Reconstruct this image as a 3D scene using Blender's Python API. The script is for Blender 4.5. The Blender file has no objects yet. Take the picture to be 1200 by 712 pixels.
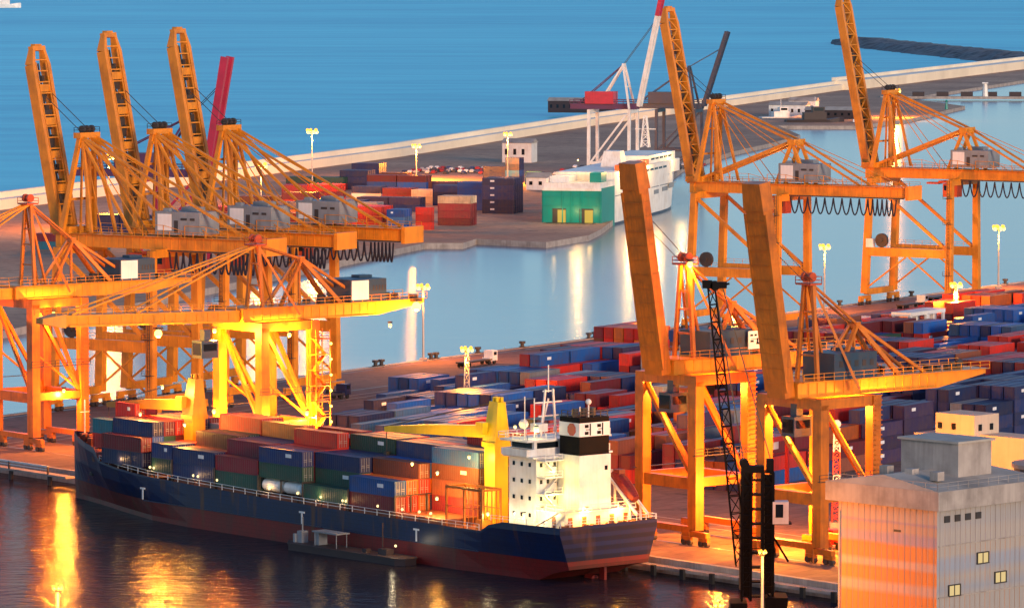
import bpy, math, random
from mathutils import Vector, Matrix
S = bpy.context.scene
COL = S.collection
R = math.radians
rnd = random.Random(7)

# ------------------------------------------------------------------ camera
F, H, YH = 5600., 98., -60.
PITCH = math.atan((356 - YH) / F)
cp, sp = math.cos(PITCH), math.sin(PITCH)

def P(px, py, z=0.):
    a = (px - 600) / F; b = (356 - py) / F
    d = (a, cp + b * sp, -sp + b * cp)
    t = (z - H) / d[2]
    return Vector((d[0] * t, d[1] * t, z))

def PIX(x, y, z):
    zz = z - H
    fw = y * cp - zz * sp; up = y * sp + zz * cp
    return 600 + F * x / fw, 356 - F * up / fw, F / fw

cam = bpy.data.cameras.new('camera'); cam.lens = 36 * F / 1200; cam.sensor_width = 36
cam.clip_start = 1; cam.clip_end = 80000
co = bpy.data.objects.new('camera', cam); COL.objects.link(co)
co.location = (0, 0, H); co.rotation_euler = (math.pi / 2 - PITCH, 0, 0); S.camera = co
WZ = -2.2                                            # water level

# ------------------------------------------------------------------ materials
def newmat(name):
    m = bpy.data.materials.new(name); m.use_nodes = True
    nt = m.node_tree; bs = nt.nodes['Principled BSDF']
    return m, nt, bs

def mixrgb(nt, fac, a, b, mode='MIX'):
    n = nt.nodes.new('ShaderNodeMix'); n.data_type = 'RGBA'; n.blend_type = mode
    for i, v in ((0, fac), (6, a), (7, b)):
        if hasattr(v, 'is_linked') or hasattr(v, 'links'): nt.links.new(v, n.inputs[i])
        elif i == 0: n.inputs[0].default_value = v
        else: n.inputs[i].default_value = (v[0], v[1], v[2], 1)
    return n.outputs[2]

def noise(nt, scale, detail=4, vec=None, rough=.55):
    n = nt.nodes.new('ShaderNodeTexNoise'); n.inputs['Scale'].default_value = scale
    n.inputs['Detail'].default_value = detail; n.inputs['Roughness'].default_value = rough
    if vec: nt.links.new(vec, n.inputs['Vector'])
    return n.outputs['Fac']

def ramp(nt, fac, stops):
    n = nt.nodes.new('ShaderNodeValToRGB'); nt.links.new(fac, n.inputs[0])
    e = n.color_ramp.elements
    while len(e) < len(stops): e.new(.5)
    for q, (p, c) in zip(e, stops):
        q.position = p; q.color = (c[0], c[1], c[2], 1) if hasattr(c, '__len__') else (c, c, c, 1)
    return n.outputs[0]

def coord(nt, kind='Object', scale=None, rot=None):
    t = nt.nodes.new('ShaderNodeTexCoord'); o = t.outputs[kind]
    if scale or rot:
        mp = nt.nodes.new('ShaderNodeMapping'); nt.links.new(o, mp.inputs[0])
        if scale: mp.inputs['Scale'].default_value = scale
        if rot: mp.inputs['Rotation'].default_value = rot
        o = mp.outputs[0]
    return o

def bump(nt, bs, h, strength, dist=.1):
    b = nt.nodes.new('ShaderNodeBump'); b.inputs['Strength'].default_value = strength
    b.inputs['Distance'].default_value = dist
    nt.links.new(h, b.inputs['Height']); nt.links.new(b.outputs[0], bs.inputs['Normal'])

def paint(name, col, rough=.5, dirt=(.09, .05, .03), amt=.45, scale=.35, streak=True, metal=0.):
    m, nt, bs = newmat(name)
    v = coord(nt)
    f1 = noise(nt, scale, 6, v)
    f2 = noise(nt, 1.2, 3, coord(nt, 'Object', (1.6, 1.6, .12))) if streak else f1
    r1 = ramp(nt, f1, [(.40, 0), (.72, min(1, amt * 1.25))])
    r2 = ramp(nt, f2, [(.46, 0), (.74, min(1, amt * 1.2))])
    c1 = mixrgb(nt, r1, col, dirt)
    lt = [min(1, c * 1.18 + .004) for c in col]
    c2 = mixrgb(nt, r2, c1, [dirt[i] * .7 + col[i] * .25 for i in range(3)])
    c3 = mixrgb(nt, ramp(nt, noise(nt, scale * .35, 2, v), [(.4, 0), (.7, .5)]), c2, lt)
    nt.links.new(c3, bs.inputs['Base Color'])
    bs.inputs['Roughness'].default_value = rough; bs.inputs['Metallic'].default_value = metal
    return m

def plated(name, col, rough, dirt, amt):
    m = paint(name, col, rough, dirt, amt, .25); nt = m.node_tree; bs = nt.nodes['Principled BSDF']
    src = bs.inputs['Base Color'].links[0].from_socket
    bk = nt.nodes.new('ShaderNodeTexBrick'); bk.inputs['Scale'].default_value = .35; bk.inputs['Mortar Size'].default_value = .008
    bk.inputs['Color1'].default_value = (1, 1, 1, 1); bk.inputs['Color2'].default_value = (.92, .92, .93, 1); bk.inputs['Mortar'].default_value = (.5, .45, .42, 1)
    sx = nt.nodes.new('ShaderNodeSeparateXYZ'); cb = nt.nodes.new('ShaderNodeCombineXYZ'); nt.links.new(coord(nt), sx.inputs[0])
    nt.links.new(sx.outputs[0], cb.inputs[0]); nt.links.new(sx.outputs[2], cb.inputs[1]); nt.links.new(cb.outputs[0], bk.inputs['Vector'])
    c = mixrgb(nt, 1.0, src, bk.outputs['Color'], 'MULTIPLY')
    rs = ramp(nt, noise(nt, 1, 4, coord(nt, 'Object', (.55, .2, .07))), [(.57, 0), (.72, .8)])
    nt.links.new(mixrgb(nt, rs, c, (.11, .045, .02)), bs.inputs['Base Color'])
    return m
def plain(name, col, rough=.6, metal=0.):
    m, nt, bs = newmat(name)
    c = mixrgb(nt, noise(nt, .8, 3, coord(nt)), [x * .82 for x in col], [min(1, x * 1.15) for x in col])
    nt.links.new(c, bs.inputs['Base Color'])
    bs.inputs['Roughness'].default_value = rough; bs.inputs['Metallic'].default_value = metal
    return m

def emit(name, col, st):
    m, nt, bs = newmat(name)
    bs.inputs['Base Color'].default_value = (.03, .02, .01, 1)
    bs.inputs['Emission Color'].default_value = (*col, 1)
    bs.inputs['Emission Strength'].default_value = st
    return m

M = {}
M['orange'] = paint('crane_orange_paint', (.66, .17, .008), .42, (.14, .045, .012), .55)
M['amber'] = paint('crane_amber_paint', (.74, .27, .012), .42, (.25, .09, .02), .45)
M['gold'] = paint('crane_gold_paint', (.72, .25, .014), .4, (.16, .055, .014), .4)
M['steel'] = paint('dark_steel', (.035, .033, .035), .55, (.08, .04, .02), .4)
M['rope'] = plain('steel_rope', (.05, .04, .035), .5)
M['cable'] = plain('festoon_cable', (.012, .014, .03), .5)
M['house_grey'] = paint('machinery_house_grey', (.22, .25, .29), .5, (.1, .09, .08), .35)
M['house_blue'] = paint('machinery_house_blue', (.02, .05, .09), .5, (.06, .05, .05), .35)
M['panel'] = paint('pale_panel', (.75, .75, .76), .5, (.4, .36, .33), .2)
M['white'] = paint('white_paint', (.78, .77, .74), .4, (.4, .28, .18), .3)
M['crimson'] = paint('crimson_paint', (.5, .02, .06), .4, (.2, .03, .05), .35)
M['violet'] = paint('violet_paint', (.09, .03, .10), .5, (.1, .03, .04), .4)
M['navy_steel'] = paint('navy_steel', (.02, .045, .09), .5, (.05, .04, .05), .35)
M['yellow'] = paint('ship_crane_yellow', (.85, .58, .01), .4, (.4, .2, .02), .3)
M['hull_blue'] = plated('hull_blue', (.004, .017, .08), .38, (.03, .02, .025), .4)
M['hull_red'] = plated('hull_red', (.19, .010, .010), .5, (.07, .03, .025), .5)
M['deck_red'] = paint('deck_red', (.22, .06, .03), .6, (.12, .06, .03), .5)
M['black'] = paint('black_paint', (.004, .004, .005), .5, (.012, .009, .008), .3)
M['black'].node_tree.nodes['Principled BSDF'].inputs['Specular IOR Level'].default_value = .12; M['black'].node_tree.nodes['Principled BSDF'].inputs['Roughness'].default_value = .8
M['glass'] = plain('dark_glass', (.01, .014, .02), .08)
M['red'] = paint('red_paint', (.5, .02, .015), .45, (.15, .03, .02), .3)
M['ferry_green'] = paint('ferry_green', (.0, .24, .20), .4, (.05, .16, .12), .25)
M['tyre'] = plain('rubber', (.015, .015, .016), .9)
M['concrete'] = paint('concrete', (.42, .36, .32), .85, (.14, .11, .10), .55)
M['cream_wall'] = paint('cream_render', (.84, .72, .54), .8, (.5, .4, .3), .25, .05)
M['wall_top'] = paint('sea_wall_top', (.88, .82, .72), .8, (.6, .5, .42), .2, .05)
M['orange_cab'] = paint('cab_red', (.55, .07, .015), .45, (.2, .05, .02), .3)
M['boat_grey'] = paint('boat_grey', (.035, .022, .025), .6, (.05, .03, .03), .4)
M['roof'] = paint('flat_roof', (.42, .37, .32), .85, (.16, .13, .11), .45, .2, False)
M['silo'] = paint('silo_grey', (.09, .085, .09), .8, (.05, .045, .045), .4)
M['rail'] = plain('rail_steel', (.16, .13, .11), .35, .6)
LAMPCOL = (1, .29, .022)
M['lamp'] = emit('sodium_lamp', (1, .40, .03), 1.6)
M['lamp_small'] = emit('deck_lamp', (1, .74, .32), 1.2)
M['flood'] = emit('flood_lamp', (1, .60, .10), 3)
M['window_lit'] = emit('lit_window', (1, .74, .32), .42)
M['window_warm'] = emit('lit_opening', (1, .68, .10), .35)

# containers: colour from the object
def container_mat():
    m, nt, bs = newmat('container_paint')
    oi = nt.nodes.new('ShaderNodeObjectInfo')
    v = coord(nt)
    f = noise(nt, .45, 6, v)
    f2 = noise(nt, 1.0, 3, coord(nt, 'Object', (1.8, 1.8, .15)))
    c = mixrgb(nt, ramp(nt, f, [(.45, 0), (.78, .5)]), oi.outputs['Color'], (.08, .045, .035))
    c = mixrgb(nt, ramp(nt, f2, [(.52, 0), (.8, .5)]), c, (.10, .05, .03))
    hs = nt.nodes.new('ShaderNodeHueSaturation')
    mr = nt.nodes.new('ShaderNodeMapRange'); nt.links.new(oi.outputs['Random'], mr.inputs[0])
    mr.inputs[3].default_value = .6; mr.inputs[4].default_value = 1.4
    nt.links.new(mr.outputs[0], hs.inputs['Value']); nt.links.new(c, hs.inputs['Color'])
    nt.links.new(hs.outputs[0], bs.inputs['Base Color']); bs.inputs['Roughness'].default_value = .5
    return m
M['cont'] = container_mat()
def cont_attr_mat():
    m, nt, bs = newmat('container_paint_mixed')
    at = nt.nodes.new('ShaderNodeAttribute'); at.attribute_name = 'paint'
    f = noise(nt, .4, 5, coord(nt))
    c = mixrgb(nt, ramp(nt, f, [(.45, 0), (.85, .5)]), at.outputs['Color'], (.09, .055, .045))
    w = nt.nodes.new('ShaderNodeTexWave'); w.inputs['Scale'].default_value = 1.0
    nt.links.new(c, bs.inputs['Base Color']); bs.inputs['Roughness'].default_value = .5
    return m
M['cont_mixed'] = cont_attr_mat()

def ground_mat(name, c0, c1, c2, rough=.9, sc=.02):
    m, nt, bs = newmat(name)
    v = coord(nt)
    a = mixrgb(nt, ramp(nt, noise(nt, sc, 6, v), [(.35, 0), (.65, 1)]), c0, c1)
    rr = coord(nt, 'Object', (.03, .5, 1), (0, 0, R(-57.5)))
    a = mixrgb(nt, ramp(nt, noise(nt, 1, 4, rr), [(.5, 0), (.75, .6)]), a, c2)
    a = mixrgb(nt, ramp(nt, noise(nt, sc * 22, 4, v), [(.45, 0), (.8, .5)]), a, [x * .6 for x in c0])
    bk = nt.nodes.new('ShaderNodeTexBrick'); bk.inputs['Scale'].default_value = .09; bk.inputs['Mortar Size'].default_value = .006; bk.offset = .5
    bk.inputs['Color1'].default_value = (1, 1, 1, 1); bk.inputs['Color2'].default_value = (.84, .84, .86, 1); bk.inputs['Mortar'].default_value = (.45, .43, .42, 1)
    nt.links.new(coord(nt, 'Object', None, (0, 0, R(-57.5))), bk.inputs['Vector'])
    a = mixrgb(nt, 1.0, a, bk.outputs['Color'], 'MULTIPLY')
    st = ramp(nt, noise(nt, .11, 5, v, .7), [(.56, 0), (.68, .75)])
    a = mixrgb(nt, st, a, [x * .35 for x in c0])
    nt.links.new(a, bs.inputs['Base Color']); bs.inputs['Roughness'].default_value = rough
    return m
M['apron'] = ground_mat('apron_asphalt', (.17, .088, .072), (.24, .13, .10), (.30, .18, .14))
M['far_ground'] = ground_mat('breakwater_ground', (.40, .21, .13), (.62, .37, .23), (.26, .14, .10), .95, .012)
M['shore'] = ground_mat('shore_concrete', (.08, .06, .06), (.12, .09, .08), (.16, .12, .10))
M['rock'] = paint('breakwater_rock', (.17, .175, .19), .95, (.02, .022, .028), .8, .12, False)

def water(name, deep, rough, amp, sc, spec=.5, stretch=(1, 1, 1), rot=0., big=None, ior=1.33, tint=None):
    m, nt, bs = newmat(name)
    v = coord(nt, 'Object', stretch, (0, 0, rot))
    n1 = noise(nt, sc, 5, v); n2 = noise(nt, sc * .13, 3, v)
    add = nt.nodes.new('ShaderNodeMath'); add.operation = 'MULTIPLY_ADD'
    nt.links.new(n2, add.inputs[0]); add.inputs[1].default_value = 2.2; nt.links.new(n1, add.inputs[2])
    bump(nt, bs, add.outputs[0], 1.0, amp)
    c = deep
    if big:
        fa = ramp(nt, noise(nt, 1, 3, coord(nt, 'Object', (.0007, .0022, 1), (0, 0, R(6)))), [(.38, 0), (.66, 1)])
        fb = ramp(nt, noise(nt, 1, 5, coord(nt, 'Object', (.006, .022, 1), (0, 0, R(-3)))), [(.40, 0), (.75, .7)])
        c = mixrgb(nt, fa, deep, [(deep[i] + big[0][i]) / 2 for i in range(3)]); c = mixrgb(nt, fb, c, big[0])
        nt.links.new(c, bs.inputs['Base Color'])
    else: bs.inputs['Base Color'].default_value = (*deep, 1)
    bs.inputs['Roughness'].default_value = rough; bs.inputs['IOR'].default_value = ior
    if tint: bs.inputs['Specular Tint'].default_value = (*tint, 1)
    bs.inputs['Specular IOR Level'].default_value = spec
    return m
M['sea'] = water('sea_water', (.0, .47, .68), .4, .5, .07, .2, (.35, 1, 1), R(0), ((.09, .78, .92), (.0018, .010, 1)))
M['basin'] = water('basin_water', (.11, .15, .21), .21, .05, .22, .5, (.6, 1, 1))
M['dock'] = water('dock_water', (.022, .020, .030), .16, .22, .45, .5, (.7, 1, 1), ior=1.06)

# ------------------------------------------------------------------ mesh helpers
class MB:
    def __init__(s): s.v = []; s.f = []; s.m = []
    def add(s, vs, fs, mi=0):
        n = len(s.v); s.v += [tuple(p) for p in vs]
        for f in fs: s.f.append([i + n for i in f]); s.m.append(mi)
        return s
    def box(s, c, d, mi=0, rz=0.):
        x, y, z = [q / 2 for q in d]
        cr, sr = math.cos(rz), math.sin(rz)
        vs = []
        for X, Y, Z in ((-x, -y, -z), (x, -y, -z), (x, y, -z), (-x, y, -z), (-x, -y, z), (x, -y, z), (x, y, z), (-x, y, z)):
            vs.append((c[0] + X * cr - Y * sr, c[1] + X * sr + Y * cr, c[2] + Z))
        return s.add(vs, [(0, 3, 2, 1), (4, 5, 6, 7), (0, 1, 5, 4), (1, 2, 6, 5), (2, 3, 7, 6), (3, 0, 4, 7)], mi)
    def box2(s, a, b, mi=0):
        return s.box([(a[i] + b[i]) / 2 for i in range(3)], [abs(b[i] - a[i]) for i in range(3)], mi)
    def beam(s, p, q, w, h, mi=0, ref=(0, 0, 1), w2=None, h2=None):
        p, q = Vector(p), Vector(q); d = (q - p).normalized(); r = Vector(ref)
        if abs(d.dot(r)) > .97: r = Vector((0, 1, 0))
        sd = d.cross(r).normalized(); up = sd.cross(d)
        vs = []
        for o, W, Hh in ((p, w, h), (q, w2 or w, h2 or h)):
            for a, b in ((-1, -1), (1, -1), (1, 1), (-1, 1)): vs.append(o + sd * a * W / 2 + up * b * Hh / 2)
        return s.add(vs, [(3, 2, 1, 0), (4, 5, 6, 7), (0, 1, 5, 4), (1, 2, 6, 5), (2, 3, 7, 6), (3, 0, 4, 7)], mi)
    def tube(s, p, q, r, n=8, mi=0, r2=None):
        p, q = Vector(p), Vector(q); d = (q - p).normalized(); ref = Vector((0, 0, 1))
        if abs(d.dot(ref)) > .97: ref = Vector((1, 0, 0))
        a = d.cross(ref).normalized(); b = a.cross(d); vs = []
        for o, rr in ((p, r), (q, r if r2 is None else r2)):
            for i in range(n):
                t = 2 * math.pi * i / n; vs.append(o + a * math.cos(t) * rr + b * math.sin(t) * rr)
        fs = [[i, (i + 1) % n, n + (i + 1) % n, n + i] for i in range(n)] + [list(range(n))[::-1], list(range(n, 2 * n))]
        return s.add(vs, fs, mi)
    def prism(s, poly, z0, z1, mi=0, top=None):
        n = len(poly)
        ar = sum(poly[i][0] * poly[(i + 1) % n][1] - poly[(i + 1) % n][0] * poly[i][1] for i in range(n))
        if ar < 0: poly = poly[::-1]
        vs = [(p[0], p[1], z0) for p in poly] + [(p[0], p[1], z1) for p in poly]
        s.add(vs, [[i, (i + 1) % n, n + (i + 1) % n, n + i] for i in range(n)] + [list(range(n))[::-1]], mi)
        s.add([(p[0], p[1], z1) for p in poly], [list(range(n))], mi if top is None else top)
        return s
    def ball(s, c, r, mi=0, seg=10, ring=6, sz=1.):
        vs = []; fs = []
        for i in range(ring + 1):
            t = math.pi * i / ring
            for j in range(seg):
                a = 2 * math.pi * j / seg
                vs.append((c[0] + r * math.sin(t) * math.cos(a), c[1] + r * math.sin(t) * math.sin(a), c[2] + r * sz * math.cos(t)))
        for i in range(ring):
            for j in range(seg):
                fs.append((i * seg + j, (i + 1) * seg + j, (i + 1) * seg + (j + 1) % seg, i * seg + (j + 1) % seg))
        return s.add(vs, fs, mi)
    def lattice(s, p, q, w, h, n, r, mi=0, ref=(0, 0, 1), w2=None, h2=None):
        "four chords with zig-zag lacing"
        p, q = Vector(p), Vector(q); d = (q - p).normalized(); rf = Vector(ref)
        if abs(d.dot(rf)) > .97: rf = Vector((0, 1, 0))
        sd = d.cross(rf).normalized(); up = sd.cross(d)
        w2 = w2 or w; h2 = h2 or h
        def pt(t, a, b): return p.lerp(q, t) + sd * a * (w + (w2 - w) * t) / 2 + up * b * (h + (h2 - h) * t) / 2
        cs = ((-1, -1), (1, -1), (1, 1), (-1, 1))
        for a, b in cs: s.beam(pt(0, a, b), pt(1, a, b), r * 2, r * 2, mi)
        for i in range(n):
            t0, t1 = i / n, (i + 1) / n
            for k in range(4):
                A, B = cs[k], cs[(k + 1) % 4]
                if i % 2: A, B = B, A
                s.beam(pt(t0, *A), pt(t1, *B), r * 1.2, r * 1.2, mi)
                s.beam(pt(t1, *A), pt(t1, *B), r * 1.2, r * 1.2, mi)
        return s
    def rail(s, pts, h=1.1, r=.05, mi=0, step=2.5):
        for p, q in zip(pts, pts[1:]):
            p, q = Vector(p), Vector(q); n = max(1, int((q - p).length / step))
            for zz in (h, h * .5): s.beam(p + Vector((0, 0, zz)), q + Vector((0, 0, zz)), r, r, mi)
            for i in range(n + 1):
                c = p.lerp(q, i / n); s.beam(c, c + Vector((0, 0, h)), r * 1.2, r * 1.2, mi)
        return s
    def build(s, name, mats, parent=None, loc=None):
        me = bpy.data.meshes.new(name); me.from_pydata(s.v, [], s.f)
        if not isinstance(mats, (list, tuple)): mats = [mats]
        for k in mats: me.materials.append(M[k] if isinstance(k, str) else k)
        me.polygons.foreach_set('material_index', s.m); me.update()
        o = bpy.data.objects.new(name, me); COL.objects.link(o)
        if parent: o.parent = parent
        if loc: o.location = loc
        return o

def tag(o, label=None, cat=None, group=None, kind=None):
    if label: o['label'] = label
    if cat: o['category'] = cat
    if group: o['group'] = group
    if kind: o['kind'] = kind
    return o
def thing(name, label, cat, loc=(0, 0, 0), rz=0., group=None):
    o = bpy.data.objects.new(name, None); o.empty_display_size = 1; COL.objects.link(o)
    o.location = loc; o.rotation_euler = (0, 0, rz)
    return tag(o, label, cat, group)
def copy_tree(o, parent=None):
    c = o.copy(); COL.objects.link(c)
    if parent: c.parent = parent
    for ch in list(o.children): copy_tree(ch, c)
    return c
NL = [0]
def light(pos, power, col=LAMPCOL, r=.6, parent=None, name='lamp_light'):
    l = bpy.data.lights.new(name, 'POINT'); l.energy = power * LAMPGAIN; l.color = col; l.shadow_soft_size = r
    o = bpy.data.objects.new(name, l); COL.objects.link(o); o.location = pos
    if parent: o.parent = parent
    NL[0] += 1
    return o
LAMPGAIN = 1.7

# ------------------------------------------------------------------ frames of reference
Q0 = P(0, 540); Q1 = P(985, 686); U = (Q1 - Q0).normalized(); V = Vector((-U.y, U.x, 0))
def NQ(s, off, z=0.):      # along the near quay, off = metres towards the water
    p = Q0 + U * s - V * off; return Vector((p.x, p.y, z))
ANG_N = math.atan2(-U.y, -U.x)                       # local x towards the bow, local y towards the water
E0 = P(400, 435); ANG_F = R(57.5)
A1 = Vector((math.cos(ANG_F), math.sin(ANG_F), 0)); A2 = Vector((A1.y, -A1.x, 0))
def AB(a, b, z=0.):
    p = E0 + A1 * a + A2 * b; return Vector((p.x, p.y, z))
def toAB(p):
    d = p - E0; return d.dot(A1), d.dot(A2)
def quay_s(px):            # parameter s of the near quay edge seen at pixel column px
    lo, hi = -100., 400.
    for _ in range(40):
        m = (lo + hi) / 2
        if PIX(*NQ(m, 0))[0] < px: lo = m
        else: hi = m
    return lo
def far_a(px, b=0.):
    lo, hi = -400., 1200.
    for _ in range(40):
        m = (lo + hi) / 2
        if PIX(*AB(m, b))[0] < px: lo = m
        else: hi = m
    return lo

# ------------------------------------------------------------------ setting: water and land
from mathutils.geometry import tessellate_polygon
def sheet(name, poly, z, mat):
    b = MB(); tris = []
    for t3 in tessellate_polygon([[Vector((p[0], p[1], 0)) for p in poly]]):
        a_, b_, c_ = [poly[i] for i in t3]
        ar = (b_[0] - a_[0]) * (c_[1] - a_[1]) - (b_[1] - a_[1]) * (c_[0] - a_[0])
        if abs(ar) > 1e-6: tris.append(t3 if ar > 0 else t3[::-1])
    b.add([(p[0], p[1], z) for p in poly], tris)
    o = b.build(name, mat); return tag(o, kind='structure')
def land(name, poly, mats, z0=-6., z1=0.):
    b = MB().prism(poly, z0, z1, 1, 0); o = b.build(name, mats); return tag(o, kind='structure')

corner_t = None
# intersection of near edge and far edge lines
den = U.x * A1.y - U.y * A1.x
dd = E0 - Q0
s_c = (dd.x * A1.y - dd.y * A1.x) / den
CORNER = NQ(s_c, 0)
pier = [CORNER, NQ(420, 0), Vector((700, 500, 0)), Vector((900, 1500, 0)), AB(900, 0)]
land('pier_ground', pier, ['apron', 'concrete'])
shore = [P(-400, 724), P(955, 724), P(1000, 700), P(1600, 700), P(1600, 2200), P(-400, 2200)]
land('near_shore_ground', shore, ['shore', 'concrete'])

ADA = R(74.5)
ad_pts = [(1330, 66), (1200, 94), (1062, 115), (1131, 124), (1062, 140), (1003, 147), (912, 147), (922, 151), (938, 158), (905, 167), (860, 177),
          (836, 184), (800, 196), (704, 268), (690, 275), (640, 283), (558, 279), (543, 284), (498, 284)]
adp = [P(*q) for q in ad_pts]
e = adp[-1]
adp += [Vector((e.x - 700 * math.cos(ADA), e.y - 700 * math.sin(ADA), 0))]
WALL = [P(-200, 269), P(0, 242), P(450, 183), P(690, 145), P(975, 105), P(1200, 78), P(1380, 58)]
adp += [Vector((WALL[0].x - 60, WALL[0].y - 250, 0))] + [w + Vector((0, 2, 0)) for w in WALL]
land('breakwater_quay_ground', adp, ['far_ground', 'concrete'], -6, -.2)
# water: three bodies parted by the land
mid_w = [WALL[0] + Vector((0, -900, 0))] + WALL + [Vector((2600, 9000, 0))]
sheet('sea', [Vector((-40000, -3000, 0)), Vector((60000, -3000, 0)), Vector((60000, 70000, 0)), Vector((-40000, 70000, 0))], WZ - .5, 'sea')
pc = CORNER + (Vector((200, 1150, 0)) - CORNER) * .08
sheet('harbour_basin_water', [Vector((-1500, 700, 0)), pc, Vector((260, 1100, 0)), Vector((3000, 1500, 0)), Vector((3000, 9000, 0)), Vector((2600, 9000, 0))] +
      [w + Vector((-3, 3, 0)) for w in WALL[::-1]] + [WALL[0] + Vector((-20, -900, 0))], WZ + .004, 'basin')
sheet('dock_water', [Vector((-1500, 700, 0)), pc, Vector((260, 1100, 0)), Vector((1500, 600, 0)), Vector((900, 100, 0)), Vector((-900, 100, 0))], WZ + .012, 'dock')

# sea wall along the breakwater
b = MB()
def wall_seg(p, q, h, w, top=1, base=0):
    d = (q - p).normalized(); n = Vector((d.y, -d.x, 0))
    vs = []
    for o in (p, q):
        vs += [o - n * .3 + Vector((0, 0, -4)), o + n * w + Vector((0, 0, -.5)), o + n * w + Vector((0, 0, h)), o - n * .3 + Vector((0, 0, h))]
    b.add(vs, [(1, 5, 6, 2), (0, 1, 2, 3), (7, 6, 5, 4), (4, 0, 3, 7)], base); b.add(vs, [(2, 6, 7, 3)], top)
for i in range(len(WALL) - 1):
    hh = 3.6 if i < 4 else 6.2
    wall_seg(WALL[i], WALL[i + 1], hh, 8 if i < 4 else 16)
    d = (WALL[i + 1] - WALL[i]).normalized(); n = Vector((d.y, -d.x, 0))
    wall_seg(WALL[i], WALL[i + 1], hh + 2.2, 2.6, 1, 0)
tag(b.build('sea_wall', ['cream_wall', 'wall_top']), 'long cream sea wall with a pale walkway running along the breakwater', 'sea wall')

# outer rock breakwater
b = MB(); rr = random.Random(3)
bwp = [P(978, 47), P(1010, 49), P(1100, 59), P(1200, 69), P(1320, 80)]
prev = None
for i in range(len(bwp) - 1):
    n = 26
    for k in range(n + (i == len(bwp) - 2)):
        c = bwp[i].lerp(bwp[i + 1], k / n); sc = min(1, .12 + (i * n + k) * .03)
        d = (bwp[i + 1] - bwp[i]).normalized(); nn = Vector((d.y, -d.x, 0))
        row = []
        for a, z in ((-34, -3), (-20, 2), (-8, 5), (8, 5.5), (18, 3), (36, -3)):
            row.append(c + nn * (a + rr.uniform(-4, 4)) * sc + Vector((0, 0, (z + rr.uniform(-.7, .7)) * sc if z > 0 else z)))
        base = len(b.v); b.v += [tuple(x) for x in row]
        if prev is not None:
            for j in range(5): b.f.append([prev + j, prev + j + 1, base + j + 1, base + j]); b.m.append(0)
        prev = base
tag(b.build('rock_breakwater', 'rock'), 'dark rock breakwater lying alone in the open sea', 'breakwater')

# quay edge beams, rails, low ledge
def edge_beam(name, p0, p1, inward, w, h, mat, label):
    bb = MB(); d = (p1 - p0).normalized(); c0 = p0 + inward * w / 2; c1 = p1 + inward * w / 2
    bb.beam(c0 + Vector((0, 0, h / 2)), c1 + Vector((0, 0, h / 2)), w, h)
    return tag(bb.build(name, mat), label, 'kerb')
edge_beam('quay_kerb', NQ(s_c, 0), NQ(420, 0), V, 1.1, .22, 'concrete', 'pale concrete kerb along the cargo ship quay')
edge_beam('quay_kerb', AB(-330, 0), AB(890, 0), A2, 1.2, .25, 'concrete', 'concrete kerb on the far edge of the container pier')
GZ = .004
def strip(name, p, q, w, z, mat):
    d = (q - p).normalized(); n = Vector((-d.y, d.x, 0)) * w / 2
    bb = MB(); bb.add([(x.x, x.y, z) for x in (p - n, q - n, q + n, p + n)], [(0, 1, 2, 3)])
    return tag(bb.build(name, mat), kind='structure')
for off in (-16, -27.5): strip('crane_rail', NQ(s_c + 10, off), NQ(420, off), .5, .03, 'rail')
for bb_ in (3.5, 29.5): strip('crane_rail', AB(-300, bb_), AB(880, bb_), .5, .034, 'rail')
M['line'] = plain('road_paint', (.6, .52, .42), .8)
for k, bb_ in enumerate((36, 40)): strip('road_marking', AB(-240, bb_), AB(600, bb_), .3, .008, 'line')
for off in (-34, -38): strip('road_marking', NQ(20, off), NQ(400, off), .3, .012, 'line')

# near-left mooring ledge: low pale beam on posts in front of the quay wall
t = thing('mooring_walkway', 'long pale mooring walkway on posts below the left end of the quay', 'walkway', NQ(0, 4.2), ANG_N)
bb = MB(); bb.box((15, 0, -.3), (90, 2.2, .35)); bb.build('deck', 'concrete', t)
bb = MB(); bb.beam((60, 1.0, 1.3), (-24, 1.0, 1.3), .25, .3); bb.beam((60, 1.0, .7), (-24, 1.0, .7), .12, .12); bb.build('guard_rail', 'panel', t)
for k in range(7):
    bb = MB(); bb.tube((-24 + k * 13, .6, -6), (-24 + k * 13, .6, -.5), .45, 8); bb.box((-24 + k * 13, 1.0, .55), (.3, .3, 1.5)); bb.build('post', 'steel', t)
t = thing('quay_fender_wall', 'stained concrete ledge along the waterline right of the ship stern', 'ledge', NQ(214, 1.6), ANG_N)
bb = MB(); bb.box((0, 0, -.9), (60, 1.8, .5)); bb.build('ledge', 'concrete', t)
for k in range(9):
    bb = MB(); bb.box((-28 + k * 7, 1.1, -1.4), (.9, .5, 1.7)); bb.build('fender', 'tyre', t)

bol = MB().tube((0, 0, .2), (0, 0, .75), .32, 10).tube((0, 0, .75), (0, 0, 1.1), .55, 10).tube((0, 0, .18), (0, 0, .26), .6, 10)
b0 = None
for k, px in enumerate((440, 447, 505, 511, 560, 612, 690, 697, 722, 728, 905, 984, 1068, 1178)):
    p = AB(far_a(px, .7), .7, .07)
    if b0 is None: b0 = bol.build('mooring_bollard', 'steel'); o = b0
    else: o = b0.copy(); COL.objects.link(o)
    o.location = p; o.scale = (1.5, 1.5, 1.5)
    tag(o, 'black mooring bollard on the far edge of the container pier', 'bollard', 'bollards along the far edge of the pier')

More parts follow.
